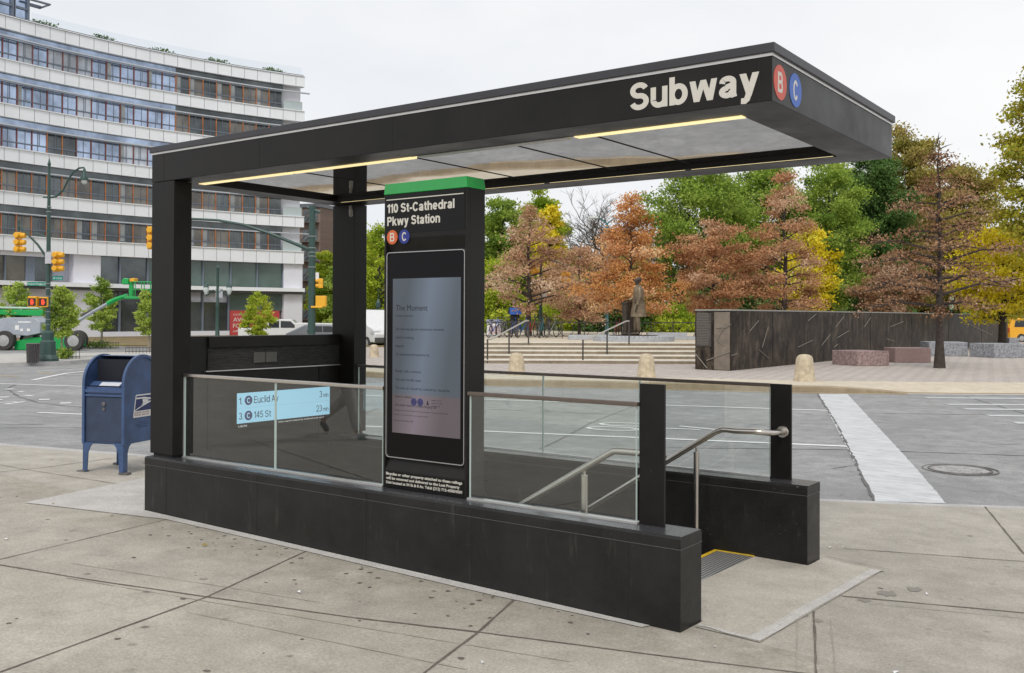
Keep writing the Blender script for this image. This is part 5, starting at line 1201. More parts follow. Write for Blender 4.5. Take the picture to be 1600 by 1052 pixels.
for i,(px,py,w) in enumerate(((101,565,16),(155,549,40))):
    p=on('z',LZ,px,py+1); f=fwd(p); rg=np.random.default_rng(70+i); n=500; P=rg.normal(0,1,(n,3))*np.array([w/F*f*.3,.25,.10])+np.array([0,0,.2]); c_,s_=math.cos(YAW),math.sin(YAW); P2=np.stack([P[:,0]*c_-P[:,1]*s_,P[:,0]*s_+P[:,1]*c_,np.abs(P[:,2])],1)
    o=leafmesh(P2,.06,80+i,pal('green',None),'low_plants',None); o['kind']='stuff'; o.location=p; tag(o,['low green plants in the guard beside the lamp post','low green plants in the guard before the lift wheel'][i],'plants')
# ------------------------------------------------------------------ street furniture
M_lg=mat('lamp_green',(.035,.075,.065),.45,.1,.15,12); M_yl=mat('signal_yellow',(.78,.40,.02),.45,0,.1,12); M_sg=mat('street_sign_green',(.0,.22,.16),.5)
def signal(parent,x,y,z,k,rz=0,n=3):
    s=MB(); T_=Matrix.Translation((x,y,z))@Matrix.Rotation(rz,4,'Z'); s.T=T_
    w=.30*k
    for i in range(n):
        zz=-i*.33*k
        s.cbox((0,0,zz),(w,.2*k,.31*k))
        s.tube([(0,-.1*k,zz),(0,-.30*k,zz)],[.135*k,.125*k],12)
        s.tube([(.10*k,0,zz),(.34*k,0,zz)],[.135*k,.12*k],12)
    return s.build('signal_head',M_yl,parent,bevel=.015)
p=on('z',LZ,75,570); f=fwd(p); t=thing('street_lamp','dark green lamp post with curved arm, traffic signals and street signs on the left corner','street lamp',p,YAW)
k=f/F  # metres per pixel
def LP(x,y,dy=0): return ((x-75)*k,dy,(570-y)*k)
MB().lathe([(17*k,0),(17*k,4*k),(13*k,10*k),(12*k,30*k),(9.5*k,33*k),(9.5*k,44*k),(6*k,48*k)],8).build('base',M_lg,t)
MB().tube([(0,0,48*k),(0,0,180*k),(0,0,306*k)],[3.6*k,3.1*k,1.9*k],12).build('pole',M_lg,t,smooth=True)
MB().lathe([(1.5*k,304*k),(2.8*k,308*k),(1.5*k,312*k),(.3*k,318*k)],10).build('finial',M_lg,t)
rg_=MB()
for y in (240,232,170,160,120,112,100,86,76,64,56): rg_.lathe([(3.2*k,y*k),(4.1*k,(y+1)*k),(3.2*k,(y+2)*k)],10)
rg_.build('collars',mat('collar_grey',(.2,.23,.22),.5),t)
arm=[LP(78,314),LP(86,313),LP(97,303),LP(104,288),LP(112,275),LP(122,268),LP(130,267)]
MB().tube(arm,[1.6*k]*6+[1.1*k],8).build('lamp_arm',M_lg,t,smooth=True)
MB().tube([LP(66,314),LP(78,314)],1.2*k,8).build('arm_bracket',M_lg,t)
lh=MB(); lh.lathe([(1.2*k,0),(2.6*k,-4*k),(3.0*k,-10*k),(6.8*k,-17*k),(6.5*k,-19*k)],14,LP(130,268)); lo=lh.build('lamp_head',M_lg,t,smooth=True)
MB().lathe([(4.5*k,0),(4.2*k,-4*k),(2*k,-6*k),(.3*k,-6.5*k)],12,LP(130,287)).build('lamp_glass',mat('lamp_glass',(.6,.62,.6),.2),lo,smooth=True)
MB().tube([LP(76,424),LP(70,405),LP(58,388),LP(42,372),LP(28,357)],[2.2*k,2*k,1.8*k,1.6*k,1.4*k],8).build('signal_arm',M_lg,t,smooth=True)
MB().tube([LP(54,370),LP(76,377)],.8*k,6).build('arm_stay',M_lg,t)
MB().tube([LP(28,350),LP(28,368)],1.8*k,8).build('hanger',M_lg,t)
def sig2(x,y):
    T0=LP(x,y)
    signal(t,T0[0],T0[1],T0[2],10.8*k/.30*.9,0)
sig2(28,374); sig2(88,404)
for x,y,s in ((28,374,1),): pass
pd=MB(); pd.box(-27*k,-13*k,-.25,0.02,84*k,101*k); pdo=pd.build('walk_signal',M_yl,t,bevel=.02); pd=MB(); pd.box(-12*k,2*k,-.15,.05,84*k,100*k); pd2=pd.build('walk_signal',M_yl,t,bevel=.02)
m_ps=mat('walk_face',(.03,.02,.02),.5); m_pr_=mat('red_hand',(.5,.02,.01),.5,0,0,emit=(1,.08,.03),es=1.0)
for x0 in (-26*k,-11*k):
    y_=-.252 if x0<-20*k else -.152
    MB().box(x0,x0+12*k,y_-.01,y_,86*k,98*k).build('face_plate',m_ps,t)
    h_=MB(); cx_=x0+6*k; h_.box(cx_-2.0*k,cx_+2.0*k,y_-.016,y_-.011,88*k,92.5*k)
    for i in range(4): h_.box(cx_-2.2*k+i*1.15*k,cx_-1.3*k+i*1.15*k,y_-.016,y_-.011,92.5*k,(95.5+(1 if i in(1,2) else 0))*k)
    h_.box(cx_+2.0*k,cx_+3.2*k,y_-.016,y_-.011,90*k,92.5*k); h_.build('red_hand',m_pr_,t)
MB().box(-33*k,-1*k,.0,.02,(570-452.5)*k,(570-446.5)*k).build('street_sign',M_sg,t); MB().box(7*k,23*k,-.03,.0,(570-443.5)*k,(570-437)*k).build('street_sign',M_sg,t)
text('Frederick Douglass Cir',M_whitep,t,(-32*k,-.002,(570-451)*k),h=3.2*k,w=30*k); text('W 110 St',M_whitep,t,(8*k,-.032,(570-442)*k),h=3.2*k,w=14*k)
MB().box(-3*k,7*k,-.12,-.10,152*k,170*k).build('notice_plate',mat('sign_grey',(.5,.5,.54),.5),t)
# trash can
p=on('z',LZ,52,572); k2=fwd(p)/F; t=thing('trash_can','black wire litter bin beside the green lamp post base','trash can',p,YAW)
MB().lathe([(8.2*k2,0),(9.3*k2,28*k2),(9.6*k2,29*k2)],20).build('basket',mat('bin_black',(.015,.013,.018),.6,0,.4,40),t); MB().ring((0,0,29*k2),9.6*k2,.02,'z',20,6).build('rim',M_iron,t); MB().lathe([(8.5*k2,27*k2),(8.5*k2,27.5*k2)],16).build('liner',M_darkgap,t)
bb_=MB()
for i in range(20): a=2*PI*i/20; bb_.tube([(8.4*k2*math.cos(a),8.4*k2*math.sin(a),0),(9.6*k2*math.cos(a),9.6*k2*math.sin(a),29*k2)],.012,4)
bb_.build('bars',M_iron,t)
# mast-arm signal pole behind the entrance
fq=40.; p=C(tr_(487,fq),fq,LZ); k=fq/F; t=thing('signal_pole','tall dark green signal pole with long arched mast arm seen through the entrance','traffic signal',p,YAW)
zg=(1.65-LZ)/k+493.7   # pixel row of its foot
def LQ(x,y,dy=0): return ((x-487)*k,dy,(zg-y)*k)
MB().tube([LQ(487,zg),LQ(487,450),LQ(487,323)],[6.4*k,5.6*k,5.0*k],12).build('pole',M_lg,t,smooth=True)
MB().lathe([(12*k,0),(11*k,20*k),(7*k,26*k)],8).build('base',M_lg,t)
MB().tube([LQ(484,392),LQ(455,380),LQ(420,366),LQ(380,353),LQ(340,346),LQ(300,344),LQ(262,346),LQ(238,352)],[2.8*k,2.6*k,2.4*k,2.2*k,2*k,1.9*k,1.7*k,1.6*k],8).build('mast_arm',M_lg,t,smooth=True)
MB().tube([LQ(479,325),LQ(499,333)],2.4*k,8).build('lamp_stub',M_lg,t)
signal(t,*LQ(236,362),11*k/.30,0)
cl=MB()
for y in (372,390,397,403,420): cl.lathe([(5.4*k,(zg-y)*k),(6.6*k,(zg-y+1)*k),(5.4*k,(zg-y+2)*k)],12)
cl.build('collars',MATS['collar_grey'],t)
o=MB(); o.T=Matrix.Translation(LQ(502,472)); o.cbox((0,0,0),(16*k,.3,17*k)); o.cbox((-6*k,-.05,-9*k),(18*k,.25,3*k)); o.build('walk_signal',M_yl,t,bevel=.02)
signal(t,*LQ(501,440),7*k/.30,PI,2)
MB().box(6*k,11*k,-.03,0,(zg-440)*k,(zg-427)*k).build('notice_plate',M_whitep,t)
# twin globe lamp
p=on('z',LZ,340,545); k=fwd(p)/F; t=thing('twin_globe_lamp','old style green lamp post with two white globes near the red shop poster','street lamp',p,YAW)
def LG(x,y): return ((x-340)*k,0,(545-y)*k)
MB().lathe([(7*k,0),(6*k,12*k),(3.6*k,16*k),(2.6*k,60*k),(3.6*k,64*k),(2.2*k,68*k),(2*k,120*k),(3*k,123*k),(.5*k,127*k)],10).build('post',M_lg,t,smooth=True)
MB().tube([LG(322,466),LG(326,458+6),LG(333,457),LG(340,462),LG(347,457),LG(354,464),LG(358,468)],1.1*k,6).build('arms',M_lg,t)
for x in (322,358):
    g_=MB(); g_.lathe([(2*k,-2*k),(4.4*k,4*k),(4.4*k,9*k),(3*k,12*k),(1*k,14*k)],12,LG(x,462)); go=g_.build('globe',mat('globe_white',(.55,.6,.6),.3),t,smooth=True); MB().lathe([(4.6*k,9*k),(3*k,13*k),(.6*k,16*k)],12,LG(x,462)).build('globe_cap',M_lg,go)
MB().box(-3*k,8*k,-.02,0,76*k,90*k).build('banner',mat('banner_grey',(.4,.42,.45),.6),t)
# lamp between column and pylon
fq=60; p=C(tr_(591,fq),fq,-.1); k=fq/F; t=thing('lantern_post','slim dark green lantern post between the rear column and the pylon','street lamp',p,YAW)
zg=(1.65+.1)/k+493.7
MB().lathe([(5*k,0),(4*k,14*k),(1.8*k,18*k),(1.4*k,(zg-476)*k)],8).build('post',M_lg,t); MB().lathe([(1.5*k,0),(4*k,8*k),(4*k,14*k),(.5*k,20*k),(.3*k,38*k)],10,(0,0,(zg-488)*k)).build('lantern',M_lg,t); MB().box(-4*k,-.5*k,-.05,0,(zg-505)*k,(zg-492)*k).build('sign_plate',mat('sign_red_white',(.6,.35,.35),.5),t)
# poles among the park trees
def parkpole(px,f,ytop,lab,arm=None,twin=False,col=None,nm='park_lamp_post'):
    p=C(tr_(px,f),f,.0); k=f/F; zg=1.65/k+493.7; t=thing(nm,lab,'lamp post',p,YAW); mt=col or M_lg
    MB().tube([(0,0,0),(0,0,(zg-ytop)*k)],[3.2*k,1.8*k],8).build('pole',mt,t)
    if twin:
        for s in (-1,1): MB().tube([(0,0,(zg-ytop)*k),(s*10*k,0,(zg-ytop+8)*k),(s*16*k,0,(zg-ytop+9)*k)],1*k,6).build('arm',mt,t); MB().box(min(s*14*k,s*28*k),max(s*14*k,s*28*k),-.15,.15,(zg-ytop+8)*k,(zg-ytop+11)*k).build('lamp_head',mat('lamp_alu',(.6,.65,.63),.4),t,bevel=.02)
    if arm:
        for (pts,) in arm: MB().tube([((x-px)*k,0,(zg-y)*k) for x,y in pts],1.3*k,6).build('arm',mt,t)
    return t,k,zg
tt,k,zg=parkpole(845,52,400,'green post with a banner and a signal arm left of the lower oaks',[([(845,408),(825,404),(826,402)],),([(845,404),(870,409),(893,417)],)])
signal(tt,(833-845)*k,0,(zg-414)*k,9*k/.3,0,2); signal(tt,(881-845)*k,0,(zg-428)*k,9*k/.3,0,2); MB().box(1*k,10*k,-.03,0,(zg-465)*k,(zg-447)*k).build('banner',M_whitep,tt)
tt,k,zg=parkpole(948,56,349,'tall teal lamp post with two white heads left of the orange oak',None,True,mat('pole_teal',(.06,.18,.20),.5))
sg=thing('street_sign_post','small green street sign on a thin post behind the black wall','sign',tuple(C(tr_(1487,60),60,0)),YAW); kk=60/F; MB().box(-3.2*kk,3.2*kk,-.02,0,(493.7+41-480)*kk,(493.7+41-459)*kk).build('sign_plate',mat('pale_green_sign',(.35,.55,.40),.5),sg); MB().tube([(0,.03,0),(0,.03,3.0)],.03,6).build('post',M_lg,sg)
# ------------------------------------------------------------------ vehicles
def wheel(parent,x,y,r,w=.22):
    o=MB().lathe([(r*.55,-w/2),(r*.95,-w/2),(r,-w*.3),(r,w*.3),(r*.95,w/2),(r*.55,w/2)],20,(x,y,r),'y').build('wheel',mat('tyre',(.05,.048,.045),.85),parent,smooth=True)
    MB().lathe([(.05,-w/2-.02),(r*.55,-w/2-.008),(r*.55,w/2+.008),(.05,w/2+.02)],14,(x,y,r),'y').build('hub',mat('hub_grey',(.45,.45,.45),.4,.5),o); return o
def car(name,lab,loc,rz,prof,win,W,wh,mt,r=.34,roof=None):
    """prof: side outline (x,z); win: list of window outlines; car points along +x"""
    t=thing(name,lab,{'taxi':'taxi','pickup_truck':'pickup truck','van':'van'}.get(name,'car'),loc,rz)
    bo=MB().prism(prof,-W/2,W/2,'y').build('body',mt,t,bevel=.06,seg=3)
    gm_=mat('car_glass',(.03,.035,.04),.08,0,0,spec=.8)
    for wn in win:
        for s in (-1,1): MB().prism(wn,s*(W/2+.004)-.004,s*(W/2+.004)+.004,'y').build('side_window',gm_,t)
    for x in wh:
        for s in (-1,1): wheel(t,x,s*(W/2-.06),r)
    return t
M_cw=mat('car_white',(.72,.73,.74),.25,0,.03,3,coat=.6); M_cy=mat('taxi_yellow',(.85,.42,.02),.3,0,.04,3,coat=.5); M_cg=mat('car_grey',(.22,.24,.27),.3,.3,.03,3,coat=.5)
# white pickup seen over the end wall
fp=66; p=C(tr_(437,fp),fp,LZ-.35)
pk_=car('pickup_truck','white pickup truck passing behind the end wall of the entrance',p,YAW+.1,[(-2.6,.45),(2.6,.45),(2.65,.95),(2.5,1.12),(1.5,1.2),(.9,1.78),(-.7,1.82),(-.95,1.22),(-2.6,1.2)],[[(-.6,1.22),(.1,1.22),(.1,1.68),(-.55,1.68)],[(.2,1.22),(1.3,1.22),(.85,1.66),(.2,1.68)]],1.9,(-1.7,1.75),M_cw,.38)
MB().box(2.6,2.66,-.9,-.5,.75,.92).build('headlight',M_alu,pk_); MB().box(2.6,2.66,.5,.9,.75,.92).build('headlight',M_alu,pk_)
p=C(tr_(520,64),64,LZ-.72); car('van','white van seen above the end wall just right of the green signal pole',p,YAW,[(-2.3,.4),(2.4,.4),(2.45,.9),(1.9,1.15),(1.3,1.9),(-2.3,1.95)],[[(.4,1.2),(1.5,1.2),(1.1,1.7),(.4,1.7)]],1.9,(-1.5,1.6),M_cw,.36)
p=C(tr_(508,58),58,LZ-.25); car('car','silver car roof showing over the end wall beside the signal pole',p,YAW,[(-2.1,.35),(2.1,.35),(2.15,.7),(1.3,.95),(.6,1.40),(-1.0,1.42),(-1.9,1.0),(-2.15,.9)],[[(-.9,.98),(0,.98),(0,1.33),(-.8,1.33)],[(.05,.98),(1.0,.98),(.5,1.33),(.05,1.33)]],1.75,(-1.35,1.35),M_cg,.31)
# white van between column and pylon
fp=56; p=C(tr_(574,fp),fp,-.25); vn=car('van','white delivery van parked behind the bollard between rear column and pylon',p,YAW-.95,[(-2.6,.4),(2.75,.4),(2.8,.85),(2.65,1.15),(1.9,1.35),(1.2,2.2),(-2.6,2.3)],[[(.45,1.35),(1.6,1.35),(1.05,2.0),(.45,2.0)]],1.95,(-1.7,1.9),M_cw,.36)
MB().box(2.3,2.74,-.99,-.6,.82,1.05).build('headlight',mat('headlight',(.5,.52,.55),.2),vn,bevel=.03); MB().box(2.74,2.84,-.97,.97,.38,.68).build('bumper',mat('bumper_grey',(.08,.08,.08),.6),vn,bevel=.03)
# taxi
fp=70; p=C(tr_(1613,fp),fp,-.15); tx=car('taxi','yellow taxi minivan with blue roof advertisement behind the end of the black wall',p,YAW+.15,[(-2.4,.35),(2.3,.35),(2.35,.8),(2.0,1.0),(1.5,1.12),(.8,1.78),(-2.2,1.80),(-2.45,1.1)],[[(-2.1,1.15),(-1.2,1.15),(-1.2,1.62),(-2.0,1.62)],[(-1.0,1.15),(0,1.15),(0,1.64),(-1.0,1.64)],[(.1,1.15),(1.2,1.15),(.7,1.62),(.1,1.64)]],1.85,(-1.55,1.5),M_cy,.34)
ad=MB().prism([(-1.2,1.85),(.8,1.85),(.6,2.2),(-1.1,2.2)],-.15,.15,'y').build('roof_advertisement',mat('ad_navy',(.03,.04,.2),.4),tx); MB().box(-2.47,-2.4,-.9,-.75,.8,1.1).build('tail_lamp',M_red,tx)
MB().prism([(-.9,1.93),(.3,1.98),(.5,2.10),(-.5,2.06)],-.162,-.156,'y').build('ad_swoosh',M_whitep,ad)
# ------------------------------------------------------------------ boom lift
fB=47.; p=C(tr_(60,fB),fB,LZ); k=fB/F; t=thing('boom_lift','green boom lift with grey engine hood and raised basket parked before the white building','boom lift',p,YAW); zg=(1.65-LZ)/k+493.7
M_gl=mat('lift_green',(.0,.34,.07),.35,0,.1,5,coat=.3); M_gy=mat('lift_grey',(.36,.39,.44),.5,0,.1,6)
def LB(x,y,dy=0): return ((x-60)*k,dy,(zg-y)*k)
def slab(P,d0,d1,nm,mt,par=t,bv=.03):
    return MB().prism([((x-60)*k,(zg-y)*k) for x,y in P],d0,d1,'y').build(nm,mt,par,bevel=bv)
slab([(38,549),(38,536),(60,530),(100,527),(122,534),(122,544),(112,548),(60,549)],-.9,.9,'chassis',M_gl)
slab([(10,524),(10,503),(30,499),(70,499),(80,506),(80,523),(60,527)],-1.1,.2,'engine_hood',M_gy)
slab([(-40,530),(-40,506),(8,500),(8,526)],-1.0,1.0,'counterweight',M_gl)
slab([(-30,487),(70,487),(70,497),(-30,494)],-.2,.3,'boom',M_gl)
slab([(-30,482),(64,483),(64,486),(-30,485)],-.2,.3,'boom_rail',mat('lift_pale',(.45,.6,.5),.5))
MB().tube([LB(118,507),LB(145,490),LB(168,477)],[.09,.08,.08],6).build('jib_base',M_gy,t); MB().tube([LB(168,477),LB(182,470),LB(199,464)],[.12,.12,.10],6).build('jib',M_gl,t)
MB().tube([LB(126,496),LB(142,487)],.08,6).build('cylinder',M_iron,t)
for x,y,dy in ((27,549,-1.1),(133,549,-1.1),(30,547,1.1),(107,546,1.1)):
    w_=MB().lathe([(.30,-.16),(.44,-.16),(.47,-.08),(.47,.08),(.44,.16),(.30,.16)],22,(LB(x,y)[0],dy,.47),'y').build('wheel',mat('tyre',(.03,.03,.03),.8),t,smooth=True)
    MB().lathe([(.08,-.19),(.27,-.175),(.27,.175),(.08,.19)],14,(LB(x,y)[0],dy,.47),'y').build('hub',mat('hub_grey',(.45,.45,.45),.4,.5),w_)
bk_=MB(); 
for (a,b2) in (((212,443),(240,443)),((216,443),(216,467)),((230,443),(230,467)),((212,455),(240,455)),((240,443),(240,467))):
    for dy in (-.4,.4): bk_.tube([LB(*a,dy),LB(*b2,dy)],.022,6)
bk_.build('basket_rails',M_gl,t); slab([(198,466),(240,466),(240,470),(200,470)],-.45,.45,'basket_floor',M_gl); slab([(192,447),(203,447),(203,438),(196,437),(192,440)],-.2,.2,'control_box',M_gl); slab([(202,467),(208,467),(208,442),(202,442)],-.1,.1,'basket_mount',M_gl); slab([(205,443),(213,443),(213,437),(205,438)],-.25,.2,'control_cover',M_yl)
sl=MB(); sl.box(LB(42,0)[0],LB(48,0)[0],-1.108,-1.102,LB(0,518)[2],LB(0,511)[2]); sl.box(LB(50,0)[0],LB(54,0)[0],-1.108,-1.102,LB(0,520)[2],LB(0,516)[2]); sl.box(LB(60,0)[0],LB(65,0)[0],-1.108,-1.102,LB(0,520)[2],LB(0,516)[2]); sl.box(LB(46,0)[0],LB(66,0)[0],-1.108,-1.102,LB(0,507)[2],LB(0,505)[2]); sl.build('decals',M_whitep,t)
# ------------------------------------------------------------------ curved white apartment building
HR=20.1+1.65
def roofy(px): return 494-(462.5-.262*px+.00014*px*px)
pls=[on('z',HR,px,roofy(px)) for px in range(-60,473,4)]
pxs=list(range(-60,473,4))
def bp(px,o=0):
    i=max(0,min(len(pls)-2,(px+60)/4)); j=int(min(i,len(pls)-2)); u=(px+60)/4-j; p=pls[j].lerp(pls[j+1],u); d=(pls[j+1]-pls[j]); n=Vector((d.y,-d.x,0)).normalized()
    if n.dot(Vector((CX,CY,0))-Vector((p.x,p.y,0)))<0: n=-n
    return Vector((p.x+n.x*o,p.y+n.y*o,0))
bc_=bp(240); bld=thing('apartment_building','white curved apartment building with ribbon windows and orange fins, shops below','building',(bc_.x,bc_.y,LZ))
bld_off=Vector((bc_.x,bc_.y,LZ))
def fac(mb,pa,pb,z0,z1,o0,o1,step=22):
    n=max(1,int(abs(pb-pa)/step)); ps=[pa+(pb-pa)*i/n for i in range(n+1)]; vs=[]
    for q in ps:
        a,b2=bp(q,o1),bp(q,o0)
        for P_,z in ((a,z0),(a,z1),(b2,z1),(b2,z0)): vs.append((P_.x-bld_off.x,P_.y-bld_off.y,z-LZ))
    fs_=[]
    for i in range(n):
        for j in range(4): fs_.append((4*i+j,4*i+(j+1)%4,4*(i+1)+(j+1)%4,4*(i+1)+j))
    fs_+= [(0,1,2,3),(4*n+3,4*n+2,4*n+1,4*n)]
    mb.add(vs,fs_); return mb
M_bw=mat('white_cladding',(.84,.86,.89),.35,0,.05,.6); M_bw2=mat('white_render',(.74,.74,.80),.6,0,.05,.8); M_jt=mat('cladding_joint',(.22,.23,.24),.6)
M_sp=mat('spandrel_grey',(.12,.13,.15),.4); M_fo=mat('fin_orange',(.50,.19,.08),.5,0,.1,3); M_fr=mat('fin_dark_red',(.20,.06,.05),.5,0,.1,3); M_mu=mat('mullion_grey',(.17,.20,.25),.4)
def wglass(n,c,me=.0,ro=.05):
    m,nt,b=nodes(n); w=coord(nt); f=noise(nt,.35,4,.6,w)
    nt.links.new(mixc(nt,ramp(nt,f,.4,.65),tuple(x*.6 for x in c),tuple(min(1,x*1.35) for x in c)),b.inputs['Base Color']); b.inputs['Roughness'].default_value=ro; b.inputs['Metallic'].default_value=me; b.inputs['Specular IOR Level'].default_value=.8
    bump(nt,b,noise(nt,.5,2,.5,w),.05,.1); return m
G_b=wglass('window_sky_blue',(.42,.50,.64),.9,.10); G_d=wglass('window_dark',(.11,.125,.13),.55,.1); G_m=wglass('window_brownish',(.19,.175,.155),.5,.16); G_c=wglass('window_curtain',(.50,.54,.60),.3,.3)  # dark and brown tints stand in for reflections of neighbouring buildings
E=1.65; bands=[20.1,17.15,14.15,11.2,8.25,5.3]
mpx=[1.6,25,48.6,72,95.7,118,141,163.7,185.7,207,229,251,272.3,293.3,314.6,335.6,357,377.3,397.7,417.8,438.2]
for i,bz in enumerate(bands):
    h=.85 if i<5 else 1.0
    o=fac(MB(),-60,472,E+bz-h,E+bz,-.3,.25).build('cladding_band',M_bw,bld)
    j=MB()
    for q in mpx+[458]: fac(j,q-.25,q+.25,E+bz-h+.02,E+bz-.02,.2,.262)
    j.build('cladding_joint',M_jt,o)
    fac(MB(),-60,472,E+bz-.0,E+bz+.06,-.3,.33).build('band_edge',M_bw,o); 
    if i<5:
        zt_=E+bz-h; fac(MB(),-60,478,zt_-.62,zt_-.54,.35,.60).build('sunshade',mat('sunshade_pale',(.55,.58,.62),.4,.3),bld)
        fac(MB(),-60,272,zt_-.55,zt_,-.35,-.05).build('spandrel',[G_b,G_d][i>2],bld); fac(MB(),272,440,zt_-.55,zt_,-.35,-.05).build('spandrel',G_d,bld)
fac(MB(),-60,470,E+20.1,E+20.22,-9,.30).build('roof_edge',mat('roof_edge_dark',(.14,.16,.19),.5),bld)
rn=random.Random(4)
for fl in range(5):
    z1_=E+bands[fl]-.85-.55; z0_=E+bands[fl+1]+.06
    for bi,(a,b2) in enumerate(zip([-22]+mpx,mpx)):
        dark=(bi>12) or (fl==2 and bi in(4,5)) or fl==3 and bi<20 or fl==4  # bays whose glass colour imitates reflected buildings
        g_=(G_m if rn.random()<.4 else G_d) if dark else (G_b if rn.random()<.8 else G_c)
        if bi>20 : continue
        w_=fac(MB(),a,b2,z0_,z1_+.53,-.30,-.12).build('window',g_,bld)
        fm_=MB(); cur=fac(fm_,a-.1,a+1.2,z0_,z1_+.1,-.12,-.05)
        fo_=fm_.build('fin',M_fo if (bi>12 or dark) else M_fr,w_)
        mm=MB(); s=a+(b2-a)*rn.choice((.42,.58,.5)); fac(mm,s-.3,s+.3,z0_,z1_,-.12,-.08); fac(mm,a+1.3,b2,z0_+.42,z0_+.50,-.12,-.05); fac(mm,a+1.3,b2,z1_-.06,z1_,-.12,-.04)
        if rn.random()<.4: fac(mm,s+2.2,s+2.8,z0_+.5,z1_,-.12,-.08)
        mm.build('mullions',M_mu,w_)
        if rn.random()<(.35 if dark else .1):
            cu=fac(MB(),a+2,a+(b2-a)*rn.uniform(.3,.5),z0_+.1,z1_-.1,-.115,-.105).build('curtain',mat('curtain_pale',(.34,.36,.37),.8),w_)
    # white corner bay with balcony glass
    fac(MB(),438.5,470,z0_-.1,z1_+.6,-1.2,-.5).build('corner_wall',M_bw2,bld)
    fac(MB(),440,469,z0_,z0_+.75,.1,.13).build('balcony_glass',mat('balcony_glass',(.45,.52,.52),.15,0,.03,3),bld)
# core body behind
fac(MB(),-60,471,LZ,E+20.05,-12,-1.0).build('core',M_bw2,bld)
# lower two storeys
fac(MB(),-60,472,E+1.95,E+2.25,-.3,.55).build('shop_canopy',M_bw,bld)
fac(MB(),-60,472,E+1.75,E+1.95,-.3,.1).build('canopy_soffit',M_sp,bld)
for a,b2,g_ in ((-40,11,G_m),(12,44,G_m),(58,86,G_d)): fac(MB(),a,b2,E+2.3,E+4.0,-.6,-.4).build('shop_window',g_,bld)
fac(MB(),-60,-40,E+2.2,E+4.3,-1,-.1).build('wall_pier',M_bw2,bld); fac(MB(),44,58,E+2.2,E+4.3,-.6,-.3).build('window_frame',M_mu,bld); fac(MB(),11,12.4,E+2.2,E+4.3,-.6,-.25).build('window_frame',M_mu,bld)
fac(MB(),86,116,E+2.25,E+4.3,-1.0,-.8).build('wall_recess',mat('recess_lilac',(.45,.45,.52),.6),bld)
fac(MB(),116,158,LZ,E+4.3,-1,-.1).build('wall_pier',M_bw2,bld)
fac(MB(),-60,86,E+4.0,E+4.35,-1,-.1).build('wall_pier',M_bw2,bld)
for a,b2 in ((159,189),(191,232),(235,275),(277,318),(320,361),(362,402),(403,442)):
    g_=mat('green_glass',(.10,.15,.14),.12,0,.25,.4,spec=.7) if a>230 else G_d
    w_=fac(MB(),a,b2,E+2.3,E+4.3,-.6,-.4).build('shop_window',g_,bld); fac(MB(),b2,b2+2,E+2.2,E+4.3,-.6,-.25).build('window_frame',M_mu,w_)
fac(MB(),158,300,E+1.0,E+1.75,-.6,-.4).build('louvre_band',mat('louvre_violet',(.12,.12,.15),.5),bld)
for a,b2 in ((159,189),(191,232),(235,275),(277,318),(320,358)):
    w_=fac(MB(),a,b2,E-1.3,E+1.0,-.6,-.45).build('shop_window',G_d,bld); fac(MB(),b2,b2+2,E-1.7,E+1.75,-.6,-.25).build('window_frame',M_mu,w_)
fac(MB(),158,360,LZ,E-1.3,-.6,-.2).build('wall_base',M_bw2,bld)
fac(MB(),360,442,E+.35,E+1.75,-.6,-.4).build('shop_window',MATS['green_glass'],bld)
fac(MB(),443,472,LZ,E+4.3,-1,-.05).build('wall_pier',M_bw2,bld)
red=fac(MB(),361,438,LZ,E+.35,-.5,-.3).build('poster_hoarding',mat('poster_red',(.50,.06,.06),.6,0,.1,2),bld)
fac(MB(),-60,116,LZ,E+1.75,-1.5,-1.2).build('shop_interior',mat('shop_dark',(.10,.09,.08),.7,0,.4,.5),bld)
def btext(s,px,z,w,h,mt,par,off=.02,o=.0):
    a=bp(px,-.29+o); b2=bp(px+10,-.29+o); d=(b2-a); ob=text(s,mt,par,(0,0,0),h=h,w=w,off=off,ext=.005)
    ob.location=(a.x-bld_off.x,a.y-bld_off.y,z-LZ); ob.rotation_euler=(0,0,math.atan2(d.y,d.x))
m_pw=mat('poster_white',(.7,.55,.5),.6)
btext('COMMUNITY',366,E-.05,2.1,.14,m_pw,red); btext('AVAILABLE',366,E-.55,2.6,.34,m_pw,red); btext('FOR LEASE',366,E-1.05,2.4,.34,m_pw,red); btext('office space',366,E-1.4,1.9,.16,m_pw,red)
# upper set-back block and glass
up=MB(); fac(up,-60,47,E+20.2,E+27,-1.2,-.6); upo=up.build('penthouse_glazing',G_b,bld)
u2=MB(); 
for q in (0,22,25,46.5): fac(u2,q-.7,q+.7,E+20.2,E+27,-.6,-.35)
fac(u2,-60,47,E+21.1,E+21.25,-.6,-.5); u2.build('penthouse_frame',M_mu,upo)
rf=MB(); fac(rf,40,76,E+21.75+0,E+21.95,-1.5,-1.3); fac(rf,40,76,E+21.75,E+21.85,-.2,.0); fac(rf,74,76,E+21.75,E+21.85,-1.5,0); rf.build('roof_frame',M_mu,bld)
fac(MB(),50,471,E+20.25,E+21.0,-.35,-.33).build('roof_glass_parapet',glass('parapet_glass',(.95,.97,.98)),bld)
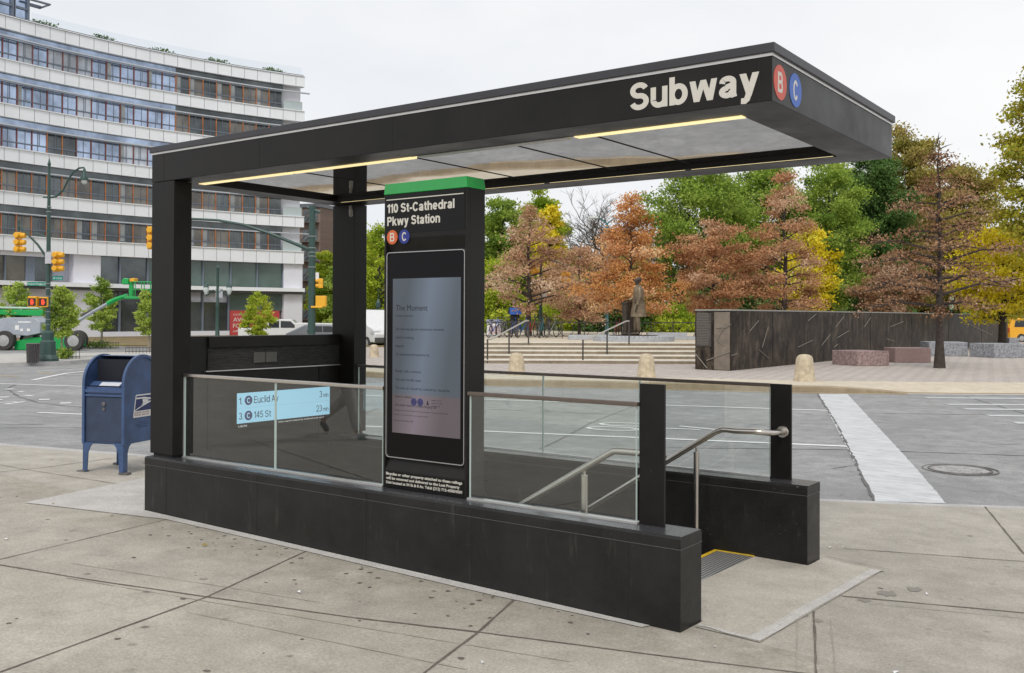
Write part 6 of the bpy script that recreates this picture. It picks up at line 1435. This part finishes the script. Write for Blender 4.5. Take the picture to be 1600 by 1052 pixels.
# roof shrubs
for i,(px,w) in enumerate(((72,12),(164,14),(255,14),(341,12),(427,11))):
    a=bp(px,-1.0); rg=np.random.default_rng(i); n=420; P=rg.normal(0,1,(n,3)).clip(-1.5,1.5)*np.array([.55,.55,.22]); P[:,2]=np.abs(P[:,2])+.05
    o=leafmesh(P,.10,90+i,pal('dkgreen',None),'roof_shrub',None); o.location=(a.x,a.y,E+20.22); tag(o,'grey green shrub on the roof edge, %s'%(['nearest the glass penthouse','second along from the penthouse','in the middle of the five','second from the building corner','nearest the building corner'][i]),'shrub','shrubs on the roof edge')
# buildings behind
p=C(tr_(484,105),105,-.1); b2_=thing('brick_building','old brown brick building with fire escapes just past the white building corner','building',p,YAW-.3)
bkm,nt,b=nodes('brick_brown'); br=nt.nodes.new('ShaderNodeTexBrick'); br.inputs['Scale'].default_value=4; br.inputs['Color1'].default_value=(.22,.14,.11,1); br.inputs['Color2'].default_value=(.16,.11,.09,1); br.inputs['Mortar'].default_value=(.3,.28,.25,1)
nt.links.new(coord(nt,(1,1,1),(R(90),0,0)),br.inputs['Vector']); nt.links.new(br.outputs[0],b.inputs['Base Color']); b.inputs['Roughness'].default_value=.9
MB().box(-1.5,1.2,0,10,0,13.4).build('wall',bkm,b2_); MB().box(-1.6,1.3,-.2,10,13.4,13.8).build('cornice',M_sp,b2_)
for i in range(6):
    MB().box(-.9,-.2,-.02,0,1.4+i*2.1,2.6+i*2.1).build('window',G_d,b2_); MB().box(.2,.9,-.02,0,1.4+i*2.1,2.6+i*2.1).build('window',G_d,b2_)
    e=MB(); e.box(-1.3,1.1,-.8,-.02,1.2+i*2.1,1.26+i*2.1); e.box(-1.3,1.1,-.8,-.76,1.9+i*2.1,1.94+i*2.1); e.tube([(-1,-.5,1.2+i*2.1),(.9,-.5,3.3+i*2.1)],.06,4); e.build('fire_escape',M_iron,b2_)
p=C(tr_(500,230),230,-.1); b3=thing('brick_tower','distant red brown apartment tower with pale balconies beyond the corner','building',p,YAW-.2)
MB().box(-2.4,1.6,0,9,0,22.5).build('wall',mat('tower_brick',(.26,.19,.19),.9,0,.1,1),b3)
for i in range(10): MB().box(-1.6,.2,-.5,0,2+i*2.1,2.8+i*2.1).build('balcony',mat('balcony_grey',(.40,.42,.47),.7),b3); MB().box(.5,1.3,-.03,0,2.2+i*2.1,3.4+i*2.1).build('window',G_d,b3)
# ------------------------------------------------------------------ walker whose legs show in the railing glass
skm={'skin':MATS['skin_tone'],'legs':mat('grey_trousers',(.62,.59,.54),.85,0,.1,10),'top':mat('dark_coat',(.03,.03,.035),.8),'shoe':mat('black_shoe',(.03,.03,.03),.5),'hair':mat('hair_dark',(.03,.02,.015),.7),'dark':MATS['face_dark']}
a=on('z',.06,572,700); wx,wy=a.x,.302-a.y
human('person','pedestrian in grey trousers and black shoes, mirrored in the front railing glass','person',(wx-.35,wy,swz(wx,wy)),R(-8),1.0,skm,'walk')
# ------------------------------------------------------------------ light
wd=bpy.data.worlds.new('World'); S.world=wd; wd.use_nodes=True; nt=wd.node_tree; bgn=nt.nodes['Background']
sky=nt.nodes.new('ShaderNodeTexSky'); sky.sky_type='NISHITA'; sky.sun_disc=False; sky.sun_elevation=R(48); SUNROT=R(118); sky.sun_rotation=SUNROT; sky.air_density=1; sky.dust_density=3
tc=nt.nodes.new('ShaderNodeTexCoord'); nz=nt.nodes.new('ShaderNodeTexNoise'); nz.inputs['Scale'].default_value=1.5; nz.inputs['Detail'].default_value=6; mp=nt.nodes.new('ShaderNodeMapping'); mp.inputs['Scale'].default_value=(1,1,2.5); nt.links.new(tc.outputs['Generated'],mp.inputs[0]); nt.links.new(mp.outputs[0],nz.inputs['Vector'])
cr=ramp(nt,nz.outputs[0],.30,.70,(.90,.90,.90),(.99,.99,.99))
sc_n=nt.nodes.new('ShaderNodeMix'); sc_n.data_type='RGBA'; sc_n.blend_type='MULTIPLY'; sc_n.inputs[0].default_value=1; nt.links.new(sky.outputs[0],sc_n.inputs[6]); sc_n.inputs[7].default_value=(1,1,1,1)
cl_=mixc(nt,cr,sc_n.outputs[2],ramp(nt,nz.outputs[0],.38,.66,(7.7,7.95,8.35),(9.0,9.02,9.08)))
nt.links.new(cl_,bgn.inputs[0]); bgn.inputs[1].default_value=.10
sl_=bpy.data.lights.new('sun','SUN'); sl_.energy=1.5; sl_.angle=R(14); sl_.color=(1,.96,.90); so_=bpy.data.objects.new('sun',sl_); COL.objects.link(so_)
el=R(48); az=R(62)  # direction towards the sun, measured from +x towards -y
dvec=Vector((math.cos(el)*math.cos(-az),math.cos(el)*math.sin(-az),math.sin(el)))
so_.rotation_euler=dvec.to_track_quat('Z','Y').to_euler()
sky.sun_rotation=math.atan2(dvec.x,dvec.y)
S.view_settings.view_transform='Standard'; S.view_settings.look='None'; S.view_settings.exposure=.13; S.view_settings.gamma=1
S.cycles.max_bounces=6; S.cycles.transparent_max_bounces=12
